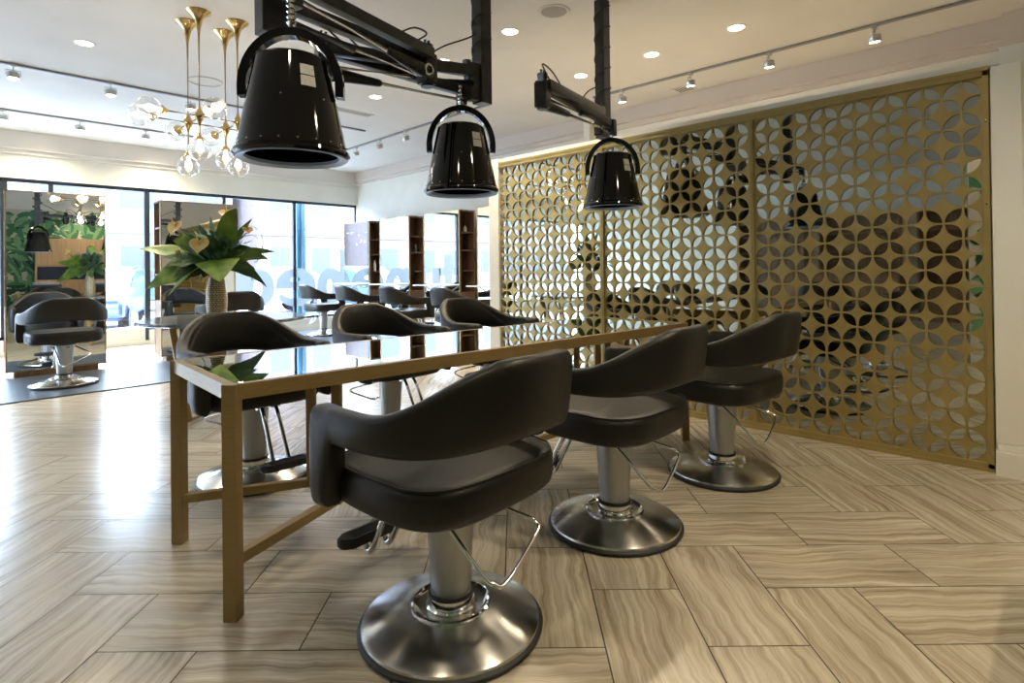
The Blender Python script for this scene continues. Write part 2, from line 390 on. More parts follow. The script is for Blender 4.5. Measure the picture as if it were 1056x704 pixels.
def lattice_panel():
    bm = NB(); q = CW/2; r_ = q-.0045; N = 7
    # one quadrant (corner-of-cell at (q,q), cell centre at 0): lens between N(0,r) and E(r,0)
    def lens():
        out = []
        # outer squircle arc from (g,r) to (r,g)
        g_ = .0045
        for k in range(N+1):
            t = k/N*PI/2; c, s = math.cos(t), math.sin(t); p_ = 3.1
            out.append((max(g_, r_*s**(2/p_)), max(g_, r_*c**(2/p_))))
        for k in range(1, N):
            t = k/N*PI/2
            R2 = r_-g_
            out.append((r_-R2*math.sin(t), r_-R2*math.cos(t)))
        return out
    L = lens()
    # corners of inner arc: from (r,g)->(g,r) bowing to the centre
    L = L[:N+1] + [(r_-(r_-.0045)*math.sin(k/N*PI/2)*1.0, r_-(r_-.0045)*math.cos(k/N*PI/2)) for k in range(1, N)]
    cx_ = q*.54; cy_ = q*.54
    def sq(p):
        dx, dy = p[0]-cx_, p[1]-cy_
        t = min(((q-cx_)/dx if dx > 1e-9 else 1e9), ((-cx_)/dx if dx < -1e-9 else 1e9), ((q-cy_)/dy if dy > 1e-9 else 1e9), ((-cy_)/dy if dy < -1e-9 else 1e9))
        return (cx_+dx*t, cy_+dy*t)
    SQ = [sq(p) for p in L]
    corners = [(0, 0), (q, 0), (q, q), (0, q)]
    used = set()
    for c in corners:                      # snap nearest square point to each corner
        bi = min((i for i in range(len(SQ)) if i not in used), key=lambda i: (SQ[i][0]-c[0])**2+(SQ[i][1]-c[1])**2)
        SQ[bi] = c; used.add(bi)
    T = .010
    n_ = len(L)
    for ci in range(8):
        for cj in range(13):
            ox, oz = ci*CW, cj*CW
            for sx in (-1, 1):
                for sz in (-1, 1):
                    if (ci == 0 and sx < 0) or (ci == 7 and sx > 0) or (cj == 0 and sz < 0) or (cj == 12 and sz > 0): continue
                    fl = sx*sz < 0
                    def P(p, x): return bm.verts.new((x, ox+sx*p[0], oz+sz*p[1]))
                    fi = [P(p, 0) for p in L]; fo = [P(p, 0) for p in SQ]; bi = [P(p, T) for p in L]; bo = [P(p, T) for p in SQ]
                    for i in range(n_):
                        j = (i+1) % n_
                        for vs in ((fi[i], fi[j], fo[j], fo[i]), (bi[i], bo[i], bo[j], bi[j]), (fi[i], bi[i], bi[j], fi[j])):
                            bm.faces.new(vs if fl else vs[::-1])
    bmesh.ops.remove_doubles(bm, verts=bm.verts[:], dist=.00005)
    bmesh.ops.recalc_face_normals(bm, faces=bm.faces[:])
    return bm
pn = obj('lattice_panel', lattice_panel(), 'gold_paint', SC)
W7 = 7*CW
offs = [FW+.002, FW*2+.002+W7+.006, FW*3+.002+2*W7+.012]
TOT = 3*W7+4*FW+.016
pn.location = (.006, offs[0], .04)
for o_ in offs[1:]:
    c = pn.copy(); COL.objects.link(c); c.parent = SC; c.location = (.006, o_, .04)
bm = NB()
bb(bm, (-.012, 0, 0), (.05, TOT, .045), bev=.003); bb(bm, (-.012, 0, 2.145), (.05, TOT, 2.19), bev=.003)
bb(bm, (-.012, 0, 0), (.05, FW, 2.19), bev=.003); bb(bm, (-.012, TOT-FW, 0), (.05, TOT, 2.19), bev=.003)
bb(bm, (-.018, -.004, .0), (-.012, TOT, .018)); bb(bm, (-.018, -.004, 2.175), (-.012, TOT, 2.195))
obj('outer_frame', bm, 'gold_paint', SC)
for q in (offs[0]+W7, offs[1]+W7):
    bm = NB(); bb(bm, (-.010, q, .04), (.011, q+FW+.006, 2.15), bev=.003); bb(bm, (-.014, q+FW/2, .04), (-.009, q+FW/2+.006, 2.15)); obj('mullion', bm, 'gold_paint', SC)
for z in (.1, .55, 1.0, 1.45, 1.9):
    for y in (FW/2, TOT-FW/2):
        bm = NB(); lathe(bm, [(.006, 0), (.005, .004), (0, .005)], 8, (-.012, y, z), ax=Matrix.Rotation(R(-90), 3, 'Y')); obj('screw', bm, 'steel', SC)
bm = NB(); bb(bm, (4.0385, .318, .04), (4.045, 4.03, 2.15)); o = obj('wall_mirror', bm, 'mirror_dim'); tag(o, 'large mirror panel mounted behind the gold lattice screen', 'mirror')

# ------------------------------------------------------------------ glass topped work table
TH = R(-3.5)
TB = thing('work_table', 'long bronze framed table with reflective glass top between two rows of salon chairs', 'table', (0, 0, 0))
def TP(u, v): # table frame coords -> world, origin at front-left corner
    o_ = Vector((.676, 1.944)); a = Vector((math.cos(TH), math.sin(TH))); b_ = Vector((-math.sin(TH), math.cos(TH)))
    p = o_+a*u+b_*v; return (p.x, p.y)
TL, TW, TZ = 2.80, .76, .765
def post(bm, u, v, z0, z1, s=.046):
    x, y = TP(u, v); box(bm, (x, y, (z0+z1)/2), (s, s, z1-z0), TH+R(45), bev=.002)
for (u, v) in ((.02, .02), (.02, TW-.02), (TL-.02, .02), (TL-.02, TW-.02)):
    bm = NB(); post(bm, u, v, 0, TZ); obj('leg', bm, 'bronze', TB)
for (u, v) in ((.50, .27), (.50, TW-.23), (TL-.50, .27), (TL-.50, TW-.23)):
    bm = NB(); post(bm, u, v, .165, TZ-.05, .036); obj('inner_post', bm, 'bronze', TB)
def tbeam(bm, a, b_, z, w_, h_):
    beam(bm, (*TP(*a), z), (*TP(*b_), z), w_, h_, bev=.002)
bm = NB(); zr = TZ-.026
tbeam(bm, (.02, .015), (TL-.02, .015), zr, .03, .052); tbeam(bm, (.02, TW-.015), (TL-.02, TW-.015), zr, .03, .052)
tbeam(bm, (.015, .02), (.015, TW-.02), zr, .03, .052); tbeam(bm, (TL-.015, .02), (TL-.015, TW-.02), zr, .03, .052)
obj('top_frame', bm, 'bronze', TB)
bm = NB(); zs = .185
for s in (0, 1):
    f_ = (lambda u: TL-u) if s else (lambda u: u)
    tbeam(bm, (f_(.03), .03), (f_(.5), .27), zs, .034, .036); tbeam(bm, (f_(.03), TW-.03), (f_(.5), TW-.23), zs, .034, .036); tbeam(bm, (f_(.5), .27), (f_(.5), TW-.23), zs, .034, .036)
tbeam(bm, (.5, .27), (TL-.5, .27), zs, .03, .03); tbeam(bm, (.5, TW-.23), (TL-.5, TW-.23), zs, .03, .03)
obj('stretcher', bm, 'bronze', TB)
bm = NB(); x, y = TP(TL/2, TW/2); box(bm, (x, y, TZ-.004), (TL-.062, TW-.062, .008), TH, bev=.0015); obj('glass_top', bm, 'table_glass', TB)
bm = NB(); box(bm, (x, y, TZ-.03), (TL-.062, TW-.062, .006), TH); obj('under_panel', bm, mat('x', (0, 0, 0)) and 'grille', TB)

# ------------------------------------------------------------------ hydraulic salon chair (faces +y)
def sgnpow(v, p): return math.copysign(abs(v)**p, v)
def salon_chair(name, label, loc, rz, group):
    T = thing(name, label, 'salon chair', loc, rz, group)
    # base
    bm = NB(); lathe(bm, [(0, .001), (.284, .001), (.291, .008), (.292, .016), (.286, .022), (.27, .024), (0, .024)], 64); rub = obj('base_rim', bm, 'rubber', None, 40)
    bm = NB(); lathe(bm, [(.282, .020), (.279, .030), (.268, .036), (.20, .056), (.128, .074), (.124, .073), (0, .073)], 96); bs = obj('base', bm, 'base', T, 35)
    bm = NB(); lathe(bm, [(.125, .070), (.126, .079), (.120, .081), (.114, .077), (.098, .071), (.082, .071), (.076, .078), (.073, .106), (.060, .108), (0, .108)], 56); obj('base_collar', bm, 'chrome', bs, 30)
    rub.parent = bs
    bm = NB(); lathe(bm, [(0, .106), (.066, .106), (.068, .112), (.062, .116), (.080, .40), (.081, .425), (0, .425)], 40); cl = obj('column', bm, 'silver', T, 35)
    bm = NB(); lathe(bm, [(.069, .106), (.071, .106), (.071, .116), (.067, .118)], 40, close=True); obj('column_seal', bm, 'rubber', cl, 35)
    bm = NB(); box(bm, (.02, -.083, .385), (.03, .004, .012), 0); obj('badge', bm, 'badge', cl)
    # seat mechanism plate
    bm = NB(); lathe(bm, [(0, .405), (.10, .405), (.13, .425), (.13, .44), (0, .44)], 32); obj('seat_plate', bm, 'blackmetal', T, 35)
    # seat cushion: rounded squircle, thick edge
    bm = NB(); N = 56; prof = [(0, .432), (.80, .432), (.93, .436), (.985, .450), (1.0, .475), (1.0, .520), (.985, .538), (.955, .551), (.90, .5555), (.82, .556), (.60, .558), (0, .558)]
    rings = []
    for s_, z in prof:
        if s_ == 0: rings.append([bm.verts.new((0, 0, z))]); continue
        ring = []
        for k in range(N):
            t = 2*PI*k/N; c, s = math.cos(t), math.sin(t)
            x_ = sgnpow(c, .56)*.312; y_ = sgnpow(s, .56)*.285
            if y_ > 0: x_ *= 1-.02*(y_/.285)
            else: y_ *= .96
            ring.append(bm.verts.new((x_*s_, y_*s_+.005, z - (.006 if z > .54 and y_*s_ < -.1 else 0))))
        rings.append(ring)
    for A, B in zip(rings, rings[1:]):
        for k in range(N):
            k2 = (k+1) % N
            if len(A) == 1: bm.faces.new((A[0], B[k2], B[k]))
            elif len(B) == 1: bm.faces.new((A[k], A[k2], B[0]))
            else: bm.faces.new((A[k], A[k2], B[k2], B[k]))
    seat = obj('seat', bm, 'leather', T, 60)
    bm = NB()
    pts = []
    for k in range(N):
        t = 2*PI*k/N; c, s = math.cos(t), math.sin(t); x_ = sgnpow(c, .56)*.312; y_ = sgnpow(s, .56)*.285
        if y_ > 0: x_ *= 1-.02*(y_/.285)
        else: y_ *= .96
        pts.append((x_*.972, y_*.972+.005, .5495 if y_ > -.1 else .5475))
    tube(bm, pts, .0035, 6, closed=True); obj('piping', bm, 'leather', seat, 60)
    # backrest band: U in plan, sweeping from low arms to a high back; front ends drop to the seat
    NU = 96; ring_n = 18; bm = NB(); rings = []; arm_y = .245
    def plan(u):           # u in -1..1
        a = abs(u)
        straight = .24      # share of the straight arm
        if a > 1-straight:
            q = (a-(1-straight))/straight; x_ = .334-.006*q; y_ = .035+(arm_y-.035)*q
        else:
            t = a/(1-straight)*PI/2; x_ = .334*math.sin(t)**.90; y_ = .035-.375*math.cos(t)**.86 if t < PI/2-1e-6 else .035
        return math.copysign(x_, u), y_
    def sm(t): t = max(0, min(1, t)); return t*t*(3-2*t)
    for i in range(NU+1):
        u = -1+2*i/NU; a = abs(u); x_, y_ = plan(u)
        e = 1e-3; xa, ya = plan(max(-1, u-e)); xb, yb = plan(min(1, u+e)); tx, ty = xb-xa, yb-ya; L_ = math.hypot(tx, ty) or 1; tx /= L_; ty /= L_
        nx, ny = ty, -tx                        # outward
        top = .735+.155*sm(1-(a-.10)/.62)
        bot = .635+.032*sm(1-(a)/.55)
        if a < .2: top += .004
        drop = sm((a-.855)/.045); bot = bot*(1-drop)+.436*drop
        th_ = .034-.004*sm((a-.3)/.4)
        th_ += .012*drop
        endt = max(0, (a-.95)/.05)
        if endt > 0:
            top -= .030*(1-math.sqrt(max(0, 1-endt**2))); th_ *= math.sqrt(max(.05, 1-endt**2*.9))
        hh = (top-bot)/2; mid = (top+bot)/2; lean = .14*sm(1-a/.75)   # back leans outward
        ring = []
        for k in range(ring_n):
            t = 2*PI*k/ring_n; cz = sgnpow(math.sin(t), .42); cn = sgnpow(math.cos(t), .55)
            z = mid+hh*cz; off = th_*cn+(z-.66)*lean
            rr_ = off-.008*drop
            ring.append(bm.verts.new((x_+nx*rr_, y_+ny*rr_, z)))
        rings.append(ring)
    for A, B in zip(rings, rings[1:]):
        for k in range(ring_n): bm.faces.new((A[k], A[(k+1) % ring_n], B[(k+1) % ring_n], B[k]))
    bm.faces.new(rings[0][::-1]); bm.faces.new(rings[-1])
    bmesh.ops.recalc_face_normals(bm, faces=bm.faces[:])
    bk = obj('backrest', bm, 'leather', T, 60)
    # darker padded inner lining of the back
    bm = NB(); rows = []
    for i in range(37):
        u = -.62+1.24*i/36; a = abs(u)/.62; x_, y_ = plan(u)
        e = 1e-3; xa, ya = plan(u-e); xb, yb = plan(u+e); tx, ty = xb-xa, yb-ya; L_ = math.hypot(tx, ty); tx /= L_; ty /= L_
        nx, ny = ty, -tx; A_ = abs(u)
        top = .735+.155*sm(1-(A_-.10)/.62)-.022; bot = .635+.032*sm(1-A_/.55)+.016
        top = bot+(top-bot)*math.sqrt(max(.02, 1-a**3)); lean = .14*sm(1-A_/.75)
        row = []
        for k in range(9):
            s_ = k/8; z = bot+(top-bot)*s_; puff = .014*math.sin(PI*s_)**.5*math.sqrt(max(0, 1-a**4))
            off = -(.030+puff)+(z-.66)*lean
            row.append(bm.verts.new((x_+nx*off, y_+ny*off, z)))
        rows.append(row)
    for A, B in zip(rows, rows[1:]):
        for k in range(8): bm.faces.new((A[k], A[k+1], B[k+1], B[k]))
    bmesh.ops.recalc_face_normals(bm, faces=bm.faces[:])
    o = obj('back_lining', bm, 'pad', bk, 60)
    # foot rest: two chrome rods down to a rubber pad
    bm = NB()
    for s in (-1, 1):
        P_ = [(s*.035, .16, .43), (s*.036, .215, .40), (s*.040, .33, .20), (s*.040, .36, .145), (s*.040, .385, .135), (s*.042, .40, .155), (s*.042, .405, .185)]
        tube(bm, smooth_pts(P_, 5), .0115, 12)
        tube(bm, [(s*.02, .19, .425), (s*.06, .19, .425)], .016, 12)
    fr = obj('footrest', bm, 'chrome', T, 60)
    bm = NB(); n_ = 10; st_ = []
    for sgn in (1, -1):
        for k in range(n_+1):
            a = R(-90+180*k/n_); st_.append((sgn*(.10+.036*math.cos(a)), sgn*.036*math.sin(a)))
    lo = [bm.verts.new((x, .42+y, .158)) for x, y in st_]; hi = [bm.verts.new((x, .42+y, .192)) for x, y in st_]
    bm.faces.new(lo[::-1]); bm.faces.new(hi)
    for k in range(len(lo)): j = (k+1) % len(lo); bm.faces.new((lo[k], lo[j], hi[j], hi[k]))
    bmesh.ops.bevel(bm, geom=[e_ for e_ in bm.edges if abs(e_.verts[0].co.z-e_.verts[1].co.z) < 1e-6], offset=.007, segments=2, affect='EDGES')
    
    for k in range(4): box(bm, (0, .400+k*.013, .192), (.18, .004, .004))
    obj('foot_pad', bm, 'rubber', fr, 40)
    # pump lever: bent chrome bar at the back
    bm = NB()
    P_ = [(-.075, -.03, .385), (-.085, -.06, .38), (-.062, -.20, .245), (-.045, -.225, .225), (-.01, -.245, .222), (.16, -.225, .30), (.178, -.205, .32), (.165, -.18, .335), (.09, -.02, .385)]
    tube(bm, smooth_pts(P_, 6), .0068, 8)
    lathe(bm, [(0, 0), (.012, 0), (.014, .01), (.012, .022), (0, .022)], 12, (-.086, -.04, .385), ax=Matrix.Rotation(R(-90), 3, 'Y'))
    obj('pump_lever', bm, 'chrome', T, 60)
    return T
G1 = 'black salon chairs along the near side of the glass table'
G2 = 'black salon chairs along the far side of the glass table'
G3 = 'black salon chairs at the mirrors along the side wall'
G4 = 'black salon chairs at the two window mirrors'
CH = salon_chair('salon_chair', 'largest black salon chair, nearest the camera at the front left of the glass table', (1.165, 1.42, 0), R(4), G1)
dup(CH, (2.107, 1.435, 0), R(2), 'black salon chair in the middle of the near row, second from the gold screen', G1)
dup(CH, (3.041, 1.363, 0), R(-3), 'black salon chair of the near row closest to the gold lattice screen', G1)
dup(CH, (1.258, 3.221, 0), R(180), 'black salon chair behind the left end of the glass table, before the marble table', G2)
dup(CH, (2.20, 3.30, 0), R(182), 'middle black salon chair of the far row, rising over the centre of the glass table', G2)
dup(CH, (3.10, 3.27, 0), R(182), 'black salon chair of the far row nearest the gold screen, its arm overlapping it', G2)
dup(CH, (.98, 7.30, .012), R(0), 'black salon chair seen square from behind, facing the leftmost tall mirror', G4)
dup(CH, (2.62, 7.35, .012), R(-4), 'black salon chair facing the mirror behind the flower vase', G4)
for i, (y, lb) in enumerate(((9.35, 'small black salon chair farthest away, silhouetted against the shop window letters'), (8.1, 'black salon chair second from the shop window in the row by the side wall mirrors'), (6.85, 'black salon chair third from the shop window, in front of the middle side wall shelves'), (5.66, 'black salon chair of the side wall row closest to the gold screen edge'))):
    dup(CH, (4.86, y, .012), R(-90), lb, G3)

# ------------------------------------------------------------------ styling stations (mirror + open shelves + ledge)
def station(label, loc, rz, group, side):
    # local: mirror faces -y at y=0, spans x 0..w ; shelf box goes back to y=.34; shelves open towards side (+1: +x, -1: -x)
    w_, z0, z1, dp = .90, .07, 2.06, .32
    T = thing('mirror_station', label, 'mirror station', loc, rz, group)
    bm = NB(); t = .022
    bb(bm, (0, .012, z0), (w_, .03, z1)); bb(bm, (0, dp-.02, z0), (w_, dp, z1)); bb(bm, (0, .03, z1-t), (w_, dp-.02, z1)); bb(bm, (0, .03, z0), (w_, dp-.02, z0+t))
    xo = w_-.0 if side > 0 else 0
    xi = w_-.26 if side > 0 else .26
    bb(bm, (min(xi, xi-side*t), .03, z0), (max(xi, xi-side*t), dp-.02, z1))
    bb(bm, (w_*.08, .06, 0), (w_*.92, dp-.04, z0))
    obj('cabinet_body', bm, 'wood', T)
    a, b_ = sorted((xi, xo-side*.004))
    for z in (1.70, 1.42, 1.10):
        bm = NB(); bb(bm, (a, .03, z), (b_, dp-.02, z+.02)); obj('shelf', bm, 'wood', T)
    bm = NB(); bb(bm, (a, .03, z0+t), (b_, dp-.02, .78)); obj('lower_door', bm, 'wood', T)
    bm = NB(); bb(bm, (.012, 0, z0+.008), (w_-.012, .011, z1-.008)); obj('mirror_glass', bm, 'mirror', T)
    bm = NB(); e_ = .014
    bb(bm, (0, -.004, z0), (e_, .013, z1)); bb(bm, (w_-e_, -.004, z0), (w_, .013, z1)); bb(bm, (0, -.004, z1-e_), (w_, .013, z1)); bb(bm, (0, -.004, z0), (w_, .013, z0+e_))
    obj('mirror_frame', bm, 'brass', T)
    return T
g5 = 'mirror stations along the side wall'; g6 = 'mirror stations by the shop window'
sd = [(9.27, 'side wall mirror station farthest away, beside the window letters'), (8.02, 'side wall mirror station second from the window, with walnut shelves'), (6.71, 'side wall mirror station third from the window, widest mirror in its row'), (5.40, 'side wall mirror station nearest the gold screen and partly hidden by it')]
ST = station(sd[0][1], (5.75, sd[0][0]+.9, 0), R(-90), g5, +1)
for y, lb in sd[1:]: dup(ST, (5.75, y+.9, 0), R(-90), lb)
ST2 = station('tall mirror station at the far left with a black chair before it', (.60, 8.24, 0), R(-2.5), g6, -1)
dup(ST2, (2.08, 8.235, 0), R(-1.5), 'tall mirror station behind the flower vase, shelves on its left side')
# slim ledges on the side wall mirrors
lg = None
lbs = ['slim white ledge under the mirror farthest away by the window letters', 'slim white ledge on the second side wall mirror from the window', 'slim white ledge on the third side wall mirror from the window', 'slim white ledge on the side wall mirror next to the gold screen']
for (y, _), lb in zip(sd, lbs):
    bm = NB(); bb(bm, (5.50, y+.02, .875), (5.735, y+.88, .895), bev=.003)
    for yy in (y+.2, y+.7): beam(bm, (5.735, yy, .80), (5.60, yy, .876), .02, .012)
    tag(obj('wall_ledge', bm, 'ledge'), lb, 'ledge', 'white ledges on the side wall mirrors')
# bottles on the shelves
def bottle(x, y, z, m_, h_, r_, lb):
    bm = NB(); lathe(bm, [(0, 0), (r_, 0), (r_, h_*.7), (r_*.4, h_*.82), (r_*.4, h_), (0, h_)], 16)
    o = obj('bottle', bm, m_, None, 40); o.location = (x, y, z); tag(o, lb, 'bottle', 'hair product bottles on the walnut shelves')
bottle(5.90, 9.33, 1.121, 'porcelain', .20, .025, 'white bottle on a shelf of the farthest side wall station')
bottle(5.93, 8.08, 1.441, 'car_blue', .16, .025, 'blue bottle on the second side wall station shelves')
bottle(5.93, 6.78, 1.721, 'porcelain', .10, .03, 'small white jar on the top shelf of the widest side wall station')

# ------------------------------------------------------------------ round marble table, vase and flowers
RT = thing('round_table', 'round dark marble topped table with slanted bronze legs, holding the flower vase', 'table', (1.72, 4.95, 0))
bm = NB(); lathe(bm, [(0, .735), (.615, .735), (.63, .742), (.632, .755), (.625, .762), (0, .762)], 72); obj('marble_top', bm, 'marble', RT, 40)
for k in range(4):
    a = R(205+90*k); bm = NB()
    p0 = (.50*math.cos(a), .50*math.sin(a), .734); p1 = (.36*math.cos(a), .36*math.sin(a), .0); p2 = (.12*math.cos(a), .12*math.sin(a), .735)
    beam(bm, p0, p1, .03, .045, bev=.003); obj('leg', bm, 'bronze', RT)
bm = NB(); tube(bm, [(.36*math.cos(R(205+90*k)), .36*math.sin(R(205+90*k)), .014) for k in (0, 2)], .011); tube(bm, [(.36*math.cos(R(205+90*k)), .36*math.sin(R(205+90*k)), .014) for k in (1, 3)], .011); obj('floor_bar', bm, 'bronze', RT)
VX, VY, VZ = 1.60, 4.80, .762
bm = NB(); uvl = bm.loops.layers.uv.new('UVMap')
prof = [(0, .002), (.060, .002), (.068, .01), (.073, .06), (.078, .14), (.074, .22), (.060, .30), (.044, .36), (.036, .40), (.038, .425), (.041, .43), (.034, .43), (.030, .40), (.04, .3), (0, .28)]
lathe(bm, prof, 40)
for f in bm.faces:
    cc = f.calc_center_median(); aa = math.atan2(cc.y, cc.x)
    for lp in f.loops:
        a = math.atan2(lp.vert.co.y, lp.vert.co.x)
        while a-aa > PI: a -= 2*PI
        while a-aa < -PI: a += 2*PI
        lp[uvl].uv = (a*.07, lp.vert.co.z)
o = obj('vase', bm, 'vase', None, 50); o.location = (VX, VY, VZ); tag(o, 'tall cream and gold vase with a raised maze pattern on the round marble table', 'vase')
FL = thing('flower_arrangement', 'bouquet of broad green leaves and peach anthuriums with curly twigs in the vase', 'flower arrangement', (VX, VY, VZ+.40))
CR = Vector((RR[0][0], RR[0][1], 0)).normalized(); CF = Vector((RR[1][0], RR[1][1], 0)).normalized()
def leaf(tipdir, length, width, m_, lift=.3, droop=.5, twist=0, start=(0, 0, .02), lobed=False, name='leaf'):
    d = Vector(tipdir).normalized(); bm = NB(); st = Vector(start)
    side = d.cross(Vector((0, 0, 1))).normalized(); NL, NWd = 14, 6
    side = (side*math.cos(twist)+Vector((0, 0, 1))*math.sin(twist)).normalized()
    def mid(t):
        return st+d*(length*t)+Vector((0, 0, lift*length*t-droop*length*t*t))
    stem = .30; rows = []
    for i in range(NL+1):
        t = stem+(1-stem)*i/NL; q = i/NL
        wv = width*(math.sin(PI*min(1, q**.62))**.75)*(1-.15*q) if 0 < q < 1 else .001
        row = []
        for k in range(-NWd, NWd+1):
            s_ = k/NWd; fold = .16*abs(s_)*width-.10*width*s_*s_
            wob = .02*width*math.sin(9*q+3*s_)
            back = -.10*width*(s_*s_)*(1-q) if q < .5 else 0
            row.append(bm.verts.new(mid(t)+side*(s_*wv)+Vector((0, 0, fold+wob))+d*back*1.6))
        rows.append(row)
    for A, B in zip(rows, rows[1:]):
        for k in range(2*NWd): bm.faces.new((A[k], A[k+1], B[k+1], B[k]))
    r0 = [mid(stem*i/5) for i in range(6)]+[mid(stem+(1-stem)*i/6)+Vector((0, 0, -.002)) for i in range(1, 7)]
    tube(bm, [st+Vector((0, 0, -.12))]+r0, [.003]*7+[.002]*5+[.001], 6)
    bmesh.ops.recalc_face_normals(bm, faces=bm.faces[:])
    return obj(name, bm, m_, FL, 60)
def dv(sx, up, fw): v = CR*sx+CF*fw; return (v.x, v.y, up)
# big leaves placed around: (right, up, away)
LV = [((-1, .35, -.1), .60, .085, 'leaf', .15, .25), ((-.8, .0, -.35), .47, .13, 'leaf', .25, .62), ((-.55, .55, -.35), .38, .12, 'leaf', .3, .45),
      ((-.3, .0, -.5), .34, .12, 'leaf', .2, .75), ((.35, .15, -.6), .44, .16, 'leaf', .35, .85), ((.55, .9, -.25), .42, .12, 'leaf', .35, .15),
      ((1, .45, .0), .50, .050, 'leaf', .15, .35), ((.8, 1.1, .1), .46, .045, 'leaf', .1, .1), ((.9, .1, -.2), .36, .06, 'leaf_dark', .2, .4),
      ((-.9, .75, .3), .44, .07, 'leaf_dark', .2, .4), ((-.2, .9, .5), .40, .09, 'leaf_dark', .2, .4), ((.3, .6, .7), .42, .09, 'leaf_dark', .2, .5), ((-.6, .1, .6), .42, .09, 'leaf_dark', .2, .6),
      ((.7, .4, .5), .42, .08, 'leaf', .2, .5), ((-.7, .2, -.6), .30, .075, 'leaf_dark', .3, .8), ((.1, .2, -.8), .26, .08, 'leaf_dark', .2, .8), ((-.1, .6, -.6), .30, .07, 'leaf_dark', .3, .4), ((.15, 1.2, .2), .36, .06, 'leaf_teal', .1, .1), ((-.15, 1.3, .0), .40, .05, 'leaf_teal', .1, .1)]
rl = random.Random(5)
for k in range(26):
    a = rl.uniform(-1, 1); LV.append(((a, rl.uniform(-.1, .9), rl.uniform(-.7, .5)), rl.uniform(.24, .38), rl.uniform(.035, .075), rl.choice(('leaf', 'leaf_dark', 'leaf_dark', 'leaf_teal')), rl.uniform(.1, .4), rl.uniform(.2, .9)))
for d_, L_, W_, m_, li, dr in LV: leaf(dv(*d_), L_, W_, m_, li, dr, twist=(random.uniform(.6, 1.15) if abs(d_[0]) > .4 else random.uniform(-.3, .3)))
# small filler sprigs, one clump of fine leaves
bm = NB()
for k in range(260):
    a = random.uniform(0, 2*PI); r_ = random.uniform(.02, .22); z = random.uniform(.05, .27)
    c = Vector((r_*math.cos(a), r_*math.sin(a), z)); d = Vector((math.cos(a), math.sin(a), random.uniform(.2, 1.2))).normalized(); s_ = d.cross(Vector((0, 0, 1))).normalized()
    L_ = random.uniform(.05, .11); W_ = L_*.22
    v = [bm.verts.new(p) for p in (c, c+d*L_*.5+s_*W_, c+d*L_, c+d*L_*.5-s_*W_)]; bm.faces.new(v)
    if k % 3 == 0: tube(bm, [Vector((0, 0, -.02)), c*.6, c], .0015, 5)
tag(obj('filler_foliage', bm, 'leaf_teal', FL), kind='stuff')
def anthurium(pos, face, s, m_='peach'):
    p = Vector(pos); nrm = Vector(face).normalized(); upv = (Vector((0, 0, 1))-nrm*nrm.z).normalized(); sd_ = upv.cross(nrm).normalized()
    bm = NB(); N = 32; c0 = bm.verts.new(p)
    for rr_, lifts in ((.55, .0), (1, .12)):
        ring = []
        for k in range(N):
            t = 2*PI*k/N; hx = 16*math.sin(t)**3/17; hy = (13*math.cos(t)-5*math.cos(2*t)-2*math.cos(3*t)-math.cos(4*t))/17
            ring.append(bm.verts.new(p+sd_*hx*s*rr_+upv*hy*s*rr_+nrm*(lifts*s*(1+.4*math.sin(3*t)))))
        if rr_ == .55:
            for k in range(N): bm.faces.new((c0, ring[k], ring[(k+1) % N]))
        else:
            for k in range(N): bm.faces.new((prev[k], prev[(k+1) % N], ring[(k+1) % N], ring[k])) if False else bm.faces.new((prev[k], ring[k], ring[(k+1) % N], prev[(k+1) % N]))
        prev = ring
    fl = obj('flower', bm, m_, FL, 60)
    bm = NB(); tube(bm, [p+upv*.1*s, p+nrm*.4*s+upv*.3*s, p+nrm*.7*s+upv*.75*s], [.007, .007, .003], 8); obj('spadix', bm, 'spadix', fl, 60)
    bm = NB(); tube(bm, smooth_pts([(0, 0, -.1), p*.5+Vector((0, 0, .02)), p-nrm*.02, p], 4), .003, 6); obj('stem', bm, 'leaf', fl, 60)
F = -CF
anthurium(CR*.02-CF*.28+Vector((0, 0, .17)), F+Vector((0, 0, .3)), .078)
anthurium(CR*-.22-CF*.18+Vector((0, 0, .31)), F+CR*-.4+Vector((0, 0, .5)), .078)
anthurium(CR*.10-CF*.05+Vector((0, 0, .43)), F+Vector((0, 0, 1.4)), .06)
anthurium(CR*-.26-CF*.05+Vector((0, 0, .12)), F+CR*-1+Vector((0, 0, -.2)), .045)
anthurium(CR*.24+CF*.02+Vector((0, 0, .30)), F+CR*.8+Vector((0, 0, 1)), .045)
for P_ in ([(0, 0, 0), (.08, .02, .2), (.22, .02, .33), (.33, .0, .30), (.37, .0, .2), (.34, 0, .12)], [(0, 0, 0), (.12, 0, .2), (.28, .03, .26), (.36, .03, .12), (.30, .0, .04)], [(0, 0, 0), (.14, 0, .02), (.26, 0, -.02), (.28, 0, -.1)]):
    bm = NB(); tube(bm, smooth_pts([CR*x+CF*y+Vector((0, 0, z)) for x, y, z in P_], 5), .0022, 5); obj('twig', bm, 'twig', FL, 60)

